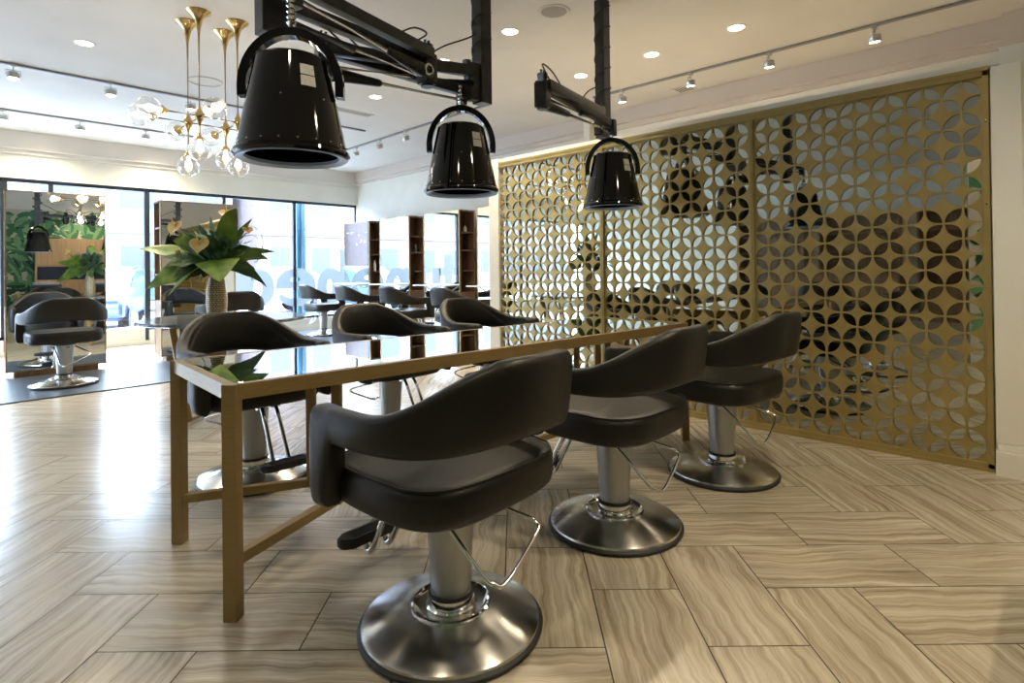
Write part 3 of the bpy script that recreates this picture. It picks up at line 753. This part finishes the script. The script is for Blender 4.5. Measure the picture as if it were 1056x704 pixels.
# ------------------------------------------------------------------ overhead hair processors on jointed arms
def dryer(label, X, Y, zb, rz):
    T = thing('hair_dryer_hood', label, 'hair dryer', (X, Y, zb), rz, 'black cone hair dryers hanging over the table')
    rb, rt, hh = .214, .134, .385
    bm = NB(); lathe(bm, [(rb-.030, .004), (rb-.006, 0), (rb+.003, .010), (rb, .022), (rb-.010, .03), (rt+.02, hh-.10), (rt, hh-.01), (rt-.012, hh), (rt-.02, hh-.008), (rt-.015, hh-.1), (rb-.025, .03)], 64, close=True)
    sh = obj('hood', bm, 'blackgloss', T, 35)
    bm = NB(); lathe(bm, [(0, hh-.006), (rt-.016, hh-.006), (rt-.022, hh+.006), (0, hh+.012)], 48); obj('hood_cap', bm, 'steel', sh, 35)
    bm = NB(); lathe(bm, [(rb-.040, .003), (rb-.010, -.005), (rb-.012, .012), (rb-.040, .016)], 64, close=True); obj('rim_ring', bm, 'ring', sh, 35)
    bm = NB(); lathe(bm, [(0, .10), (.05, .10), (.05, .32), (0, .32)], 24); tube(bm, [(.10*math.cos(a), .10*math.sin(a), .16) for a in [2*PI*k/24 for k in range(24)]], .006, 8, closed=True); obj('heater_core', bm, 'blacksatin', sh, 35)
    for k in range(20):
        a = 2*PI*k/20
        for (r_, z) in ((rb-.0115, .042),) + (((rb-.046, .205),) if k % 3 == 0 else ()):
            bm = NB(); lathe(bm, [(.0045, 0), (.003, .003), (0, .0035)], 8, (r_*math.cos(a), r_*math.sin(a), z), ax=Matrix.Rotation(a, 3, 'Z') @ Matrix.Rotation(R(90), 3, 'Y')); obj('rivet', bm, 'steel', sh)
    # yoke handle, arch in the local xz plane
    bm = NB(); N = 30; wv, tv = .046, .016; pr = []
    for i in range(N+1):
        t = -.09+ (PI+.18)*i/N; x_ = .182*math.cos(t); z_ = .275+.215*math.sin(t) if math.sin(t) > 0 else .275+.8*math.sin(t)*.5
        nx_, nz_ = math.cos(t), math.sin(t)
        pr.append([bm.verts.new((x_+nx_*a_, b_, z_+nz_*a_)) for a_, b_ in ((-tv, -wv/2), (tv, -wv/2), (tv, wv/2), (-tv, wv/2))])
    for A, B in zip(pr, pr[1:]):
        for k in range(4): bm.faces.new((A[k], A[(k+1) % 4], B[(k+1) % 4], B[k]))
    bm.faces.new(pr[0][::-1]); bm.faces.new(pr[-1]); bmesh.ops.recalc_face_normals(bm, faces=bm.faces[:])
    yk = obj('yoke_handle', bm, 'blackgloss', T, 40)
    bm = NB()
    for s in (-1, 1): tube(bm, [(s*.165, 0, .27), (s*.19, 0, .27)], .016, 14)
    obj('pivot_knob', bm, 'steel', yk, 40)
    # two printed labels on the cone front
    bm = NB()
    def hr(z): return (.204-.05*(z-.03)/.255 if z < .285 else .154-.02*(z-.285)/.09)+.0015
    for z in (.308, .264):
        a = R(-56)
        n_ = 4; lo = []
        for k in range(n_+1):
            aa = a+R(-10+20*k/n_)
            lo.append([bm.verts.new((hr(z+zz)*math.cos(aa), hr(z+zz)*math.sin(aa), z+zz)) for zz in (-.020, .020)])
        for A, B in zip(lo, lo[1:]): bm.faces.new((A[0], B[0], B[1], A[1]))
    obj('printed_label', bm, 'label', sh)
    bm = NB(); tube(bm, [(0, 0, .485), (0, 0, .53)], .02, 12); tube(bm, [(0, 0, .50), (0, 0, .62)], .012, 10)
    for k in range(5): lathe(bm, [(.013, 0), (.019, .008), (.013, .016)], 12, (0, 0, .52+k*.022))
    obj('hanger', bm, 'chrome', T, 40)
    return T
def arm_unit(label, post_xy, zpb, elbow, hang, adir):
    T = thing('dryer_stand', label, 'dryer arm', (post_xy[0], post_xy[1], 0), 0, 'jointed black arms hanging from ceiling posts')
    P0 = Vector((post_xy[0], post_xy[1], 0))
    def L(p): return Vector(p)-P0
    bm = NB(); box(bm, (0, 0, (zpb+ZC)/2), (.082, .082, ZC-zpb), 0, bev=.004); ps = obj('ceiling_post', bm, 'blackmetal', T)
    bm = NB(); pts = []
    n_ = 150
    for i in range(n_):
        t = i/n_; z = zpb+.25+(ZC-zpb-.27)*t; a = 2*PI*5*t; rr_ = .066+.012*math.sin(2*a)
        pts.append((rr_*math.cos(a), rr_*math.sin(a), z))
    tube(bm, pts, .0075, 6); obj('coiled_cable', bm, 'rubber', ps, 60)
    # bracket joint at the post
    e = Vector(elbow); h_ = Vector(hang); pz = zpb+.14
    d1 = Vector((e.x-P0.x, e.y-P0.y, 0)).normalized(); j0 = d1*.085+Vector((0, 0, pz))
    bm = NB(); box(bm, d1*.065+Vector((0, 0, pz-.02)), (.06, .07, .22), math.atan2(d1.y, d1.x), bev=.012); tube(bm, [d1*.10+Vector((0, 0, pz-.12)), d1*.10+Vector((0, 0, pz+.10))], .026, 16); obj('bracket', bm, 'blackmetal', T, 40)
    el = L(e)
    off = Vector((-d1.y, d1.x, 0))*.035
    bm = NB(); beam(bm, j0+off+Vector((0, 0, .03)), el+off+Vector((0, 0, .04)), .05, .06, bev=.008); tube(bm, [j0+off+Vector((0, 0, -.04)), j0+off*1.0+(el-j0)*.45+Vector((0, 0, -.045))], .020, 12); tube(bm, [j0+off+(el-j0)*.4+Vector((0, 0, -.045)), el+off+Vector((0, 0, -.05))], .010, 10, mi=1)
    obj('inner_arm', bm, ['blackmetal', 'steel'], T, 40)
    bm = NB(); tube(bm, [el+Vector((0, 0, -.11)), el+Vector((0, 0, .11))], .034, 18); box(bm, el+Vector((0, 0, -.02)), (.075, .085, .16), math.atan2(d1.y, d1.x), bev=.015)
    for s in (-1, 1): tube(bm, [el+Vector((0.012*s, 0, .10)), el+Vector((.012*s, 0, .135))], .008, 8)
    kb = obj('elbow_joint', bm, 'blackmetal', T, 40)
    hp = L(h_); d2 = (hp-el).normalized(); off = -off
    bm = NB(); beam(bm, el+off+Vector((0, 0, .055)), hp+off*.3+Vector((0, 0, .02)), .048, .055, bev=.008)
    a_ = el+off+Vector((0, 0, -.055))+d2*.06; b_ = hp+off*.3+Vector((0, 0, -.035)); c_ = a_+(b_-a_)*.33
    tube(bm, [a_-d2*.04, a_+d2*.02, c_, c_+d2*.01], [.034, .036, .020, .014], 14); tube(bm, [c_, b_], .011, 10, mi=1)
    box(bm, hp+Vector((0, 0, -.01)), (.05, .05, .12), math.atan2(d2.y, d2.x), bev=.01)
    am = obj('outer_arm', bm, ['blackmetal', 'steel'], T, 40)
    bm = NB(); nrm = off.normalized(); rm = nrm.to_track_quat('Z', 'Y').to_matrix()
    lathe(bm, [(.016, 0), (.030, 0), (.030, .008), (.024, .011), (.018, .008)], 24, a_+nrm*.032, ax=rm, close=True); obj('joint_ring', bm, 'steel', am, 40)
    bm = NB(); q = (el-j0); tube(bm, smooth_pts([el+(hp-el)*.25+Vector((0, 0, .09)), el+(hp-el)*.12+Vector((0, 0, .16)), el+Vector((0, 0, .17)), el+(j0-el)*.12+Vector((0, 0, .09))], 6), .005, 6); obj('loose_cable', bm, 'rubber', T, 60); bm = NB()
    tube(bm, smooth_pts([j0+q*.35+Vector((0, 0, .07)), j0+q*.2+Vector((0, 0, .16)), Vector((0, 0, pz+.26))+d1*.05, Vector((0, 0, pz+.34))+d1*.05], 6), .005, 6)
    obj('loose_cable', bm, 'rubber', T, 60)
    return T
arm_unit('black ceiling post and jointed arm carrying the nearest dryer hood, reaching right', (.985, 2.33), 2.10, (1.84, 2.39, 2.20), (1.02, 2.17, 2.24), 1)
arm_unit('middle black ceiling post and jointed arm, reaching left behind the nearest hood', (2.29, 2.45), 2.10, (1.40, 2.66, 2.20), (2.19, 2.52, 2.16), -1)
arm_unit('black ceiling post and jointed arm nearest the gold lattice screen, elbow pointing left', (3.56, 2.48), 2.10, (2.66, 2.30, 2.22), (3.50, 2.36, 2.16), -1)
dryer('largest and nearest black cone hair dryer hood, at upper left over the glass table', 1.000, 2.155, 1.57, R(-38))
dryer('middle black cone hair dryer hood, seen against the white side wall', 2.165, 2.50, 1.57, R(-40))
dryer('smallest black cone hair dryer hood, hanging in front of the gold lattice screen', 3.50, 2.365, 1.57, R(-48))

# ------------------------------------------------------------------ globe chandelier
CHD = thing('globe_chandelier', 'brass chandelier of four stems with clear glass globes near the window mirrors', 'chandelier', (1.616, 4.895, 0))
cx0, cy0 = 1.616, 4.895
def globe(parent_brass, c, d):
    d = Vector(d); c = Vector(c); rm = d.to_track_quat('Z', 'Y').to_matrix()
    bm = NB(); lathe(bm, [(.004, -.07), (.006, -.055), (.014, -.035), (.032, -.012), (.037, -.004), (.034, 0), (0, 0)], 20, c, ax=rm); cp = obj('cup', bm, 'brass', parent_brass, 50)
    bm = NB(); r_ = .082; n_ = 16
    lathe(bm, [(r_*math.sin(PI*k/n_) if 0 < k < n_ else 0, r_-r_*math.cos(PI*k/n_)-.004) for k in range(n_+1)], 28, c, ax=rm); obj('glass_globe', bm, 'globe', cp, 80)
    bm = NB(); lathe(bm, [(0, 0), (.012, 0), (.012, .03), (.022, .05), (.024, .065), (.018, .082), (0, .09)], 14, c, ax=rm); obj('bulb', bm, 'bulb', cp, 80)
    lamp('POINT', tuple(c+d*.08), 1.4, WARM2, CHD, .03, name='bulb_light')
for sx in (-1, 1):
    for sy in (-1, 1):
        x_, y_ = sx*.142, sy*.135; zn = 2.335; zd = 2.11 if sy < 0 else 2.02
        if sx > 0: zd = 2.11 if sy > 0 else 2.02
        bm = NB()
        lathe(bm, [(0, ZC-.001), (.088, ZC-.001), (.085, ZC-.008), (.05, ZC-.035), (.028, ZC-.07), (.016, ZC-.12), (.009, ZC-.17)], 32, (x_, y_, 0))
        tube(bm, [(x_, y_, ZC-.16), (x_, y_, zd+.05)], .008, 12)
        st = obj('stem', bm, 'brass', CHD, 50)
        bm = NB(); lathe(bm, [(.008, -.075), (.013, -.05), (.026, -.028), (.036, 0), (.026, .028), (.013, .05), (.008, .075)], 20, (x_, y_, zn)); obj('node', bm, 'brass', st, 50)
        bm = NB(); tube(bm, [(x_, y_, zn), (x_+sx*.22, y_, zn)], .007, 10); tube(bm, [(x_, y_, zn-.01), (x_, y_+sy*.22, zn-.01)], .007, 10); tube(bm, [(x_, y_, zn), (0, y_, zn)], .007, 10); tube(bm, [(x_, y_, zn-.01), (x_, 0, zn-.01)], .007, 10)
        ar = obj('arm', bm, 'brass', st, 50)
        # globes are parts of the chandelier (cup > globe would be a level too deep), so cups hang on the chandelier
        for c_, d_ in (((x_, y_, zd+.04), (0, 0, -1)), ((x_+sx*.26, y_, zn), (sx, 0, 0)), ((x_, y_+sy*.26, zn-.01), (0, sy, 0))):
            globe(CHD, c_, d_)

# ------------------------------------------------------------------ ceiling fittings
def downlight(x, y, lb, grp='recessed ceiling downlights', col=WARM, pw=DOWN_W):
    T = thing('recessed_downlight', lb, 'downlight', (x, y, ZC), 0, grp)
    bm = NB(); lathe(bm, [(.062, -.001), (.082, -.001), (.080, -.006), (.064, -.004)], 32, close=True); obj('trim_ring', bm, 'white', T, 40)
    bm = NB(); lathe(bm, [(0, -.0025), (.063, -.0025), (.063, -.0015), (0, -.0015)], 28); obj('lens', bm, 'glow', T)
    lamp('SPOT', (0, 0, -.03), pw*6, col, T, .06, 140, .9)
dls = [(.973, 6.097, 'ceiling downlight at the upper left, before the left track lights'), (3.637, 5.70, 'ceiling downlight beside the slot vent'), (3.489, 4.28, 'ceiling downlight left of the middle dryer post'), (3.459, 3.347, 'ceiling downlight between the middle and right dryer posts'), (4.783, 3.606, 'ceiling downlight just left of the right dryer post'), (4.794, 2.779, 'ceiling downlight just right of the right dryer post'), (4.771, 1.964, 'ceiling downlight highest at the upper right'), (1.114, 9.98, 'small ceiling downlight far left near the front cornice'), (2.536, 10.0, 'small ceiling downlight near the cornice, behind the chandelier')]
for x, y, lb in dls: downlight(x, y, lb)
for x, y in ((-2.5, 3.5), (-2.5, 6.5), (2.2, .2), (2.0, -.8), (.3, 1.0), (-4.5, 1.5)): downlight(x, y, 'unseen ceiling downlight added outside the picture for its light', pw=DOWN_W*(.45 if x < 1 else 1))  # unseen downlights added beyond the frame to brighten the room
def head(T, x, y, aim, z=ZC-.03):
    d = Vector(aim).normalized(); rm = d.to_track_quat('Z', 'Y').to_matrix(); c = Vector((x, y, z))
    bm = NB(); box(bm, (x, y, z+.005), (.05, .035, .022)); tube(bm, [(x, y, z), (x, y, z-.04)], .007, 8)
    c2 = c+Vector((0, 0, -.09))
    lathe(bm, [(0, -.03), (.042, -.03), (.047, -.025), (.047, .025), (.043, .03), (.040, .022), (0, .022)], 24, c2, ax=rm)
    tube(bm, [c2+Vector((-.053, 0, 0)), c2+Vector((-.053, 0, .05)), c2+Vector((.053, 0, .05)), c2+Vector((.053, 0, 0))], .004, 6)
    hd = obj('spot_head', bm, 'fixture', T, 40)
    bm = NB(); lathe(bm, [(0, .024), (.039, .024), (.039, .026), (0, .026)], 20, c2, ax=rm); obj('spot_lens', bm, 'glow', hd)
    lamp('SPOT', tuple(c2+d*.04), TRACK_W*4, WARM, T, .03, 95, .8, rot=(-d).to_track_quat('Z', 'Y').to_euler(), name='spot_light')
def track(lb, a, b_, heads, aim):
    T = thing('track_light', lb, 'track light', (0, 0, 0))
    bm = NB(); beam(bm, (a[0], a[1], ZC-.011), (b_[0], b_[1], ZC-.011), .036, .020); obj('rail', bm, 'track', T)
    for x, y in heads: head(T, x, y, aim)
track('long ceiling track at the left with spot heads, nearer of the two left tracks', (-2.5, 7.13), (4.4, 7.18), [(-.3, 7.13), (.59, 7.135), (1.36, 7.14), (2.12, 7.15), (2.9, 7.15)], (0, -.10, -1))
track('ceiling track with spot heads farther back at the left, close to the front cornice', (-2.5, 9.16), (2.75, 9.17), [(-.2, 9.16), (.66, 9.16), (1.41, 9.16), (2.15, 9.17)], (0, -.10, -1))
track('ceiling track running above the gold screen at the upper right with four spot heads', (5.48, 3.95), (5.57, -.6), [(5.485, 3.56), (5.51, 2.75), (5.53, 1.97), (5.55, 1.12)], (.1, 0, -1))
track('ceiling track behind the middle dryer hood with three small spot heads', (4.77, 4.95), (4.87, 8.9), [(4.86, 8.2), (4.84, 7.48), (4.81, 6.76)], (.3, 0, -1))
T = thing('ceiling_speaker', 'round flush ceiling speaker at top centre', 'speaker', (3.434, 2.844, ZC))
bm = NB(); lathe(bm, [(.10, -.001), (.125, -.001), (.122, -.008), (.102, -.006)], 40, close=True); obj('bezel', bm, 'ceiling', T, 40)
bm = NB(); lathe(bm, [(0, -.006), (.10, -.006), (.10, -.001), (0, -.001)], 40); obj('grille', bm, 'speaker', T, 40)
bm = NB(); tube(bm, [(.16*math.cos(2*PI*k/40), .16*math.sin(2*PI*k/40), 0) for k in range(40)], .006, 6, closed=True); o = obj('access_ring', bm, 'crown', None, 60); o.location = (2.06, 6.46, ZC-.003); tag(o, 'thin round access ring on the ceiling behind the brass stems', 'ceiling ring')
def vent(x, y, sx, sy, lb):
    T = thing('ceiling_vent', lb, 'vent', (x, y, ZC))
    bm = NB(); bb(bm, (-sx/2, -sy/2, -.006), (sx/2, -sy/2+.02, 0)); bb(bm, (-sx/2, sy/2-.02, -.006), (sx/2, sy/2, 0)); bb(bm, (-sx/2, -sy/2, -.006), (-sx/2+.02, sy/2, 0)); bb(bm, (sx/2-.02, -sy/2, -.006), (sx/2, sy/2, 0)); obj('vent_frame', bm, 'ceiling', T)
    bm = NB(); bb(bm, (-sx/2+.02, -sy/2+.02, -.003), (sx/2-.02, sy/2-.02, -.001)); fr = obj('vent_backing', bm, 'grille', T)
    bm = NB(); k = -sy/2+.04
    while k < sy/2-.03: bb(bm, (-sx/2+.02, k, -.006), (sx/2-.02, k+.012, -.002)); k += .03
    obj('slats', bm, 'ceiling', T)
vent(3.75, 6.45, .60, .16, 'slot air vent in the ceiling between the nearest and middle hoods')
vent(5.99, 3.07, .22, .22, 'small square air vent in the ceiling above the gold screen')
vent(5.60, 6.63, .22, .22, 'small square air vent in the ceiling behind the middle dryer hood')

# ------------------------------------------------------------------ shop window lettering (read from the street)
def in_ring(x, z, c, ro, ri, a0=0, a1=360, ci=None):
    ci = ci or c
    if ((x-c[0])/ro[0])**2+((z-c[1])/ro[1])**2 > 1 or ((x-ci[0])/ri[0])**2+((z-ci[1])/ri[1])**2 < 1: return False
    return a0 <= math.degrees(math.atan2((z-c[1])/ro[1], (x-c[0])/ro[0])) % 360 <= a1
def in_rect(x, z, x0, z0, x1, z1): return x0 <= x <= x1 and z0 <= z <= z1
SHAPE = {
 'a': lambda x, z: in_ring(x, z, (0, .83), (.33, .36), (.075, .17), ci=(.02, .83)) or (in_rect(x, z, -.45, .47, -.17, 1.19) and not in_ring(x, z, (.02, .83), (.075, .17), (.001, .001))),
 'e': lambda x, z: in_ring(x, z, (0, .83), (.40, .37), (.10, .05), 0, 180, (-.02, .98)) or in_rect(x, z, -.395, .80, .395, .86) or in_ring(x, z, (0, .83), (.40, .37), (.30, .21), 205, 360, (-.03, .83)),
 'b': lambda x, z: in_ring(x, z, (-.06, .83), (.30, .36), (.06, .13), ci=(-.09, .83)) or in_rect(x, z, .14, .47, .46, 1.57),
 'u': lambda x, z: in_rect(x, z, -.33, .77, -.10, 1.17) or in_rect(x, z, .10, .47, .33, 1.17) or (z < .78 and in_ring(x, z, (0, .77), (.33, .32), (.10, .12))),
 't': lambda x, z: in_rect(x, z, -.12, .5, .12, 1.5) or in_rect(x, z, -.28, 1.0, .28, 1.17)}
def letter(ch, x, lb):
    bm = NB(); q = .012; vs = {}
    def V(i, j):
        if (i, j) not in vs: vs[(i, j)] = bm.verts.new((i*q, 0, j*q))
        return vs[(i, j)]
    for i in range(-42, 42):
        for j in range(35, 135):
            if SHAPE[ch]((i+.5)*q, (j+.5)*q): bm.faces.new((V(i, j), V(i+1, j), V(i+1, j+1), V(i, j+1)))
    o = obj('window_letter', bm, 'vinyl'); o.location = (x, YW+.0755, 0)
    tag(o, lb, 'window letter', 'frosted letters on the shop window')
letter('b', 5.74, 'frosted letter b on the shop window, its tall stem beside the side wall')
letter('e', 4.965, 'frosted letter e on the shop window crossing the mullion')
letter('a', 4.215, 'frosted letter a on the shop window, right of the vase')
letter('u', 3.35, 'frosted letter u on the shop window, mostly behind the window mirror')
letter('t', 2.78, 'frosted letter t on the shop window, behind the window mirror')

# ------------------------------------------------------------------ behind the camera (seen in the mirrors)
def wallpaper(name, org, du, dvv, w_, h_, nrm):
    bm = NB(); org, du, dvv, nrm = Vector(org), Vector(du), Vector(dvv), Vector(nrm)
    v = [bm.verts.new(org+du*a+dvv*b_) for a, b_ in ((0, 0), (w_, 0), (w_, h_), (0, h_))]; bm.faces.new(v)
    cnt = int(w_*h_*60)
    for k in range(cnt):
        c = (random.uniform(.1, w_-.1), random.uniform(.1, h_-.1)); a = random.uniform(0, 2*PI); L_ = random.uniform(.28, .45); W_ = L_*random.uniform(.16, .22); bend = random.uniform(-.5, .5)
        lift = .001+.004*k/cnt; mi = random.choice((1, 1, 2, 3)); n_ = 10; lf, rt = [], []
        for i in range(n_+1):
            t = i/n_; aa = a+bend*(t-.5); px_ = c[0]+math.cos(aa)*L_*(t-.5); py_ = c[1]+math.sin(aa)*L_*(t-.5)
            wd = W_*math.sin(PI*t)**.7*(1+.12*(-1)**i) if 0 < i < n_ else .002
            for s_, arr in ((1, lf), (-1, rt)):
                x_ = min(max(px_-math.sin(aa)*wd*s_, 0), w_); y_ = min(max(py_+math.cos(aa)*wd*s_, 0), h_)
                arr.append(bm.verts.new(org+du*x_+dvv*y_+nrm*(lift+.0002*s_)))
        md = [bm.verts.new((l_.co+r_.co)/2+nrm*.0004) for l_, r_ in zip(lf, rt)]
        for i in range(n_):
            bm.faces.new((lf[i], md[i], md[i+1], lf[i+1])).material_index = mi
            bm.faces.new((md[i], rt[i], rt[i+1], md[i+1])).material_index = {1: 3, 2: 1, 3: 3}[mi] if k % 2 else mi
    o = obj(name, bm, ['paper', 'pg1', 'pg2', 'pg3']); o['kind'] = 'structure'; return o
bm = NB(); bb(bm, (-2.6, YB, 0), (-.14, .78, 2.3)); struct('wall_stub', bm, 'wall')
wallpaper('trim_6', (-.13, -1.45, .1), (0, 1, 0), (0, 0, 1), 2.22, 2.18, (1, 0, 0))
wallpaper('trim_7', (-.15, .79, .1), (-1, 0, 0), (0, 0, 1), 2.4, 2.18, (0, 1, 0))
wallpaper('trim_8', (3.95, YB+.005, .1), (-1, 0, 0), (0, 0, 1), 4.0, 2.6, (0, 1, 0))
T = thing('wood_cabinet', 'light oak wall cabinet with a dark niche, seen only in the mirrors', 'cabinet', (1.0, YB+.01, 0))
bm = NB(); bb(bm, (0, 0, 0), (1.9, .35, 1.0)); bb(bm, (0, 0, 1.32), (1.9, .35, 2.0)); bb(bm, (0, 0, 1), (.04, .35, 1.32)); bb(bm, (1.86, 0, 1), (1.9, .35, 1.32)); obj('cabinet_body', bm, 'oak', T)
bm = NB(); bb(bm, (.04, .02, 1), (1.86, .04, 1.32)); obj('niche_back', bm, 'niche', T)
bm = NB()
for k in range(3): bb(bm, (.02+k*.62, .35, 1.35), (.62+k*.62, .365, 1.98), bev=.003)
obj('door', bm, 'oak', T)
def shampoo(x, y, lb):
    T = thing('shampoo_unit', lb, 'shampoo unit', (x, y, 0), 0, 'shampoo units behind the camera')
    bm = NB(); lathe(bm, [(0, .72), (.10, .72), (.20, .80), (.26, .92), (.27, .95), (.24, .94), (.18, .84), (.08, .78), (0, .78)], 32); tube(bm, [(0, 0, 0), (0, 0, .73)], .07, 16); obj('bowl', bm, 'porcelain', T, 50)
    bm = NB(); bb(bm, (-.28, .25, .30), (.28, .85, .46), bev=.04); bb(bm, (-.28, .22, .45), (.28, .36, .90), bev=.05); bb(bm, (-.32, .30, .5), (-.26, .8, .62), bev=.02); bb(bm, (.26, .30, .5), (.32, .8, .62), bev=.02); bb(bm, (-.2, .35, 0), (.2, .75, .3), bev=.02); obj('shampoo_seat', bm, 'bluevinyl', T, 40)
shampoo(1.2, -.82, 'blue shampoo chair with white bowl, left one as the mirrors show it')
shampoo(2.2, -.82, 'blue shampoo chair with white bowl, right one as the mirrors show it')

# left side of the room: dark furniture added to darken the mirror reflections
def retail(y, lb):
    T = thing('added_dark_shelf', lb, 'shelf unit', (XL+.01, y, 0), 0, 'dark shelf units added on the far left wall')
    bm = NB(); bb(bm, (0, 0, 0), (.40, 1.5, .7)); bb(bm, (0, 0, .7), (.02, 1.5, 2.2)); bb(bm, (0, 0, .7), (.36, .03, 2.2)); bb(bm, (0, 1.47, .7), (.36, 1.5, 2.2)); bb(bm, (0, 0, 2.17), (.38, 1.5, 2.2)); obj('shelf_body', bm, 'wood', T)
    for z in (1.05, 1.42, 1.80):
        bm = NB(); bb(bm, (.02, .03, z), (.34, 1.47, z+.02)); obj('shelf', bm, 'wood', T)
    return T
rs = retail(-1.2, 'dark walnut shelf unit added to darken mirrors, left wall, nearest the back')
for y, lb in ((.6, 'dark walnut shelf unit added to darken mirrors, left wall, second from the back'), (2.4, 'dark walnut shelf unit added to darken mirrors, left wall, third from the back'), (4.2, 'dark walnut shelf unit added to darken mirrors, left wall, nearest the window')): dup(rs, (XL+.01, y, 0), 0, lb)
T = thing('added_dark_desk', 'dark walnut reception desk added on the left side to darken the mirrors', 'desk', (-4.2, 3.2, 0))
bm = NB(); bb(bm, (-.3, -1.1, 0), (.3, 1.1, 1.0)); obj('desk_body', bm, 'wood', T)
bm = NB(); bb(bm, (-.36, -1.16, 1.0), (.36, 1.16, 1.04), bev=.006); obj('desk_top', bm, 'marble', T)
G7 = 'black salon chairs added in the row left of the camera'
for x, y, lb in ((-1.3, 2.6, 'black salon chair added left of the camera and nearest it, seen only in mirrors'), (-1.4, 3.8, 'black salon chair added left of the camera, middle of its row, seen only in mirrors'), (-1.3, 5.0, 'black salon chair added left of the camera, nearest the window, seen only in mirrors')): dup(CH, (x, y, 0), R(75), lb, G7)

# ------------------------------------------------------------------ street outside
bm = NB(); bb(bm, (-40, YW+.2, -.25), (60, 60, -.15)); o = struct('street_ground', bm, 'asphalt')
def building(name, lb, x0, x1, y, h_, m_, rows, cols):
    T = thing(name, lb, 'building', ((x0+x1)/2, y, -.15)); W_ = (x1-x0)/2
    bm = NB(); bb(bm, (-W_, 0, 0), (W_, 6, h_)); obj('facade', bm, m_, T)
    bm = NB(); bb(bm, (-W_-.2, -.25, h_-.4), (W_+.2, 0, h_)); bb(bm, (-W_, -.1, 3.2), (W_, 0, 3.5)); obj('cornice', bm, 'facade2', T)
    for r_ in range(rows):
        for c_ in range(cols):
            bm = NB(); xx = -W_+(c_+.5)*2*W_/cols; zz = 1.0+r_*3.3; ww = W_/cols*.55
            bb(bm, (xx-ww, -.06, zz), (xx+ww, .0, zz+1.7)); f = obj('window', bm, 'facade2', T)
            bm = NB(); bb(bm, (xx-ww+.1, -.08, zz+.1), (xx+ww-.1, -.055, zz+1.6)); obj('pane', bm, 'pane_out', f)
building('street_building', 'pale pink brick building across the street behind the letters', 12, 26, 30, 14, 'facade', 3, 6)
building('street_building', 'white building across the street left of the vase', -6, 11.5, 32, 7.2, 'facade2', 2, 6)
building('street_building', 'pale brick building far along the street at the left', -30, -7, 30, 7, 'facade', 2, 8)
def car(x, y, rz, m_, lb):
    T = thing('parked_car', lb, 'car', (x, y, -.15), rz, 'cars parked outside the shop window')
    prof = [(-2.1, .35), (-2.12, .7), (-1.95, .92), (-1.2, 1.0), (-.65, 1.40), (.75, 1.45), (1.45, 1.02), (2.0, .95), (2.1, .75), (2.1, .35)]
    bm = NB(); A = [bm.verts.new((a, -.85, z)) for a, z in prof]; B = [bm.verts.new((a, .85, z)) for a, z in prof]
    bm.faces.new(A); bm.faces.new(B[::-1])
    for i in range(len(prof)): j = (i+1) % len(prof); bm.faces.new((A[j], A[i], B[i], B[j]))
    bmesh.ops.bevel(bm, geom=bm.edges[:], offset=.07, segments=3, affect='EDGES'); bmesh.ops.recalc_face_normals(bm, faces=bm.faces[:])
    obj('body', bm, m_, T, 40)
    for s in (-1, 1):
        bm = NB(); v = [bm.verts.new((a, s*.858, z)) for a, z in ((-1.05, 1.0), (-.6, 1.32), (.7, 1.36), (1.2, 1.02))]; f = bm.faces.new(v); r_ = bmesh.ops.extrude_face_region(bm, geom=[f]); bmesh.ops.translate(bm, verts=[e_ for e_ in r_['geom'] if isinstance(e_, bmesh.types.BMVert)], vec=(0, s*.006, 0)); bmesh.ops.recalc_face_normals(bm, faces=bm.faces[:]); obj('side_window', bm, 'car_glass', T)
    for a in (-1.3, 1.3):
        for s in (-1, 1):
            bm = NB(); tube(bm, [(a, s*.70, .32), (a, s*.89, .32)], .32, 28); w_ = obj('wheel', bm, 'tyre', T, 40)
            bm = NB(); tube(bm, [(a, s*.86, .32), (a, s*.90, .32)], .19, 20); obj('hub_cap', bm, 'steel', w_, 40)
car(7.3, 17.5, R(8), 'car_white', 'white parked car seen through the letter e')
car(12.4, 18.4, R(8), 'car_grey', 'silver parked car seen through the letter b near the side wall')
car(5.4, 22.5, R(5), 'car_blue', 'blue parked car farther back behind the letter a')
car(2.6, 15.5, R(70), 'car_blue', 'blue parked car outside the entrance door')
T = thing('street_pole', 'teal banner pole just outside the shop window beside the mullion', 'pole', (5.42, 11.35, -.15))
bm = NB(); tube(bm, [(0, 0, 0), (0, 0, 4.2)], .05, 14); obj('pole', bm, 'frame_dark', T, 40)
bm = NB(); bb(bm, (-.09, -.02, .4), (.09, .02, 3.9)); obj('banner', bm, 'teal', T)
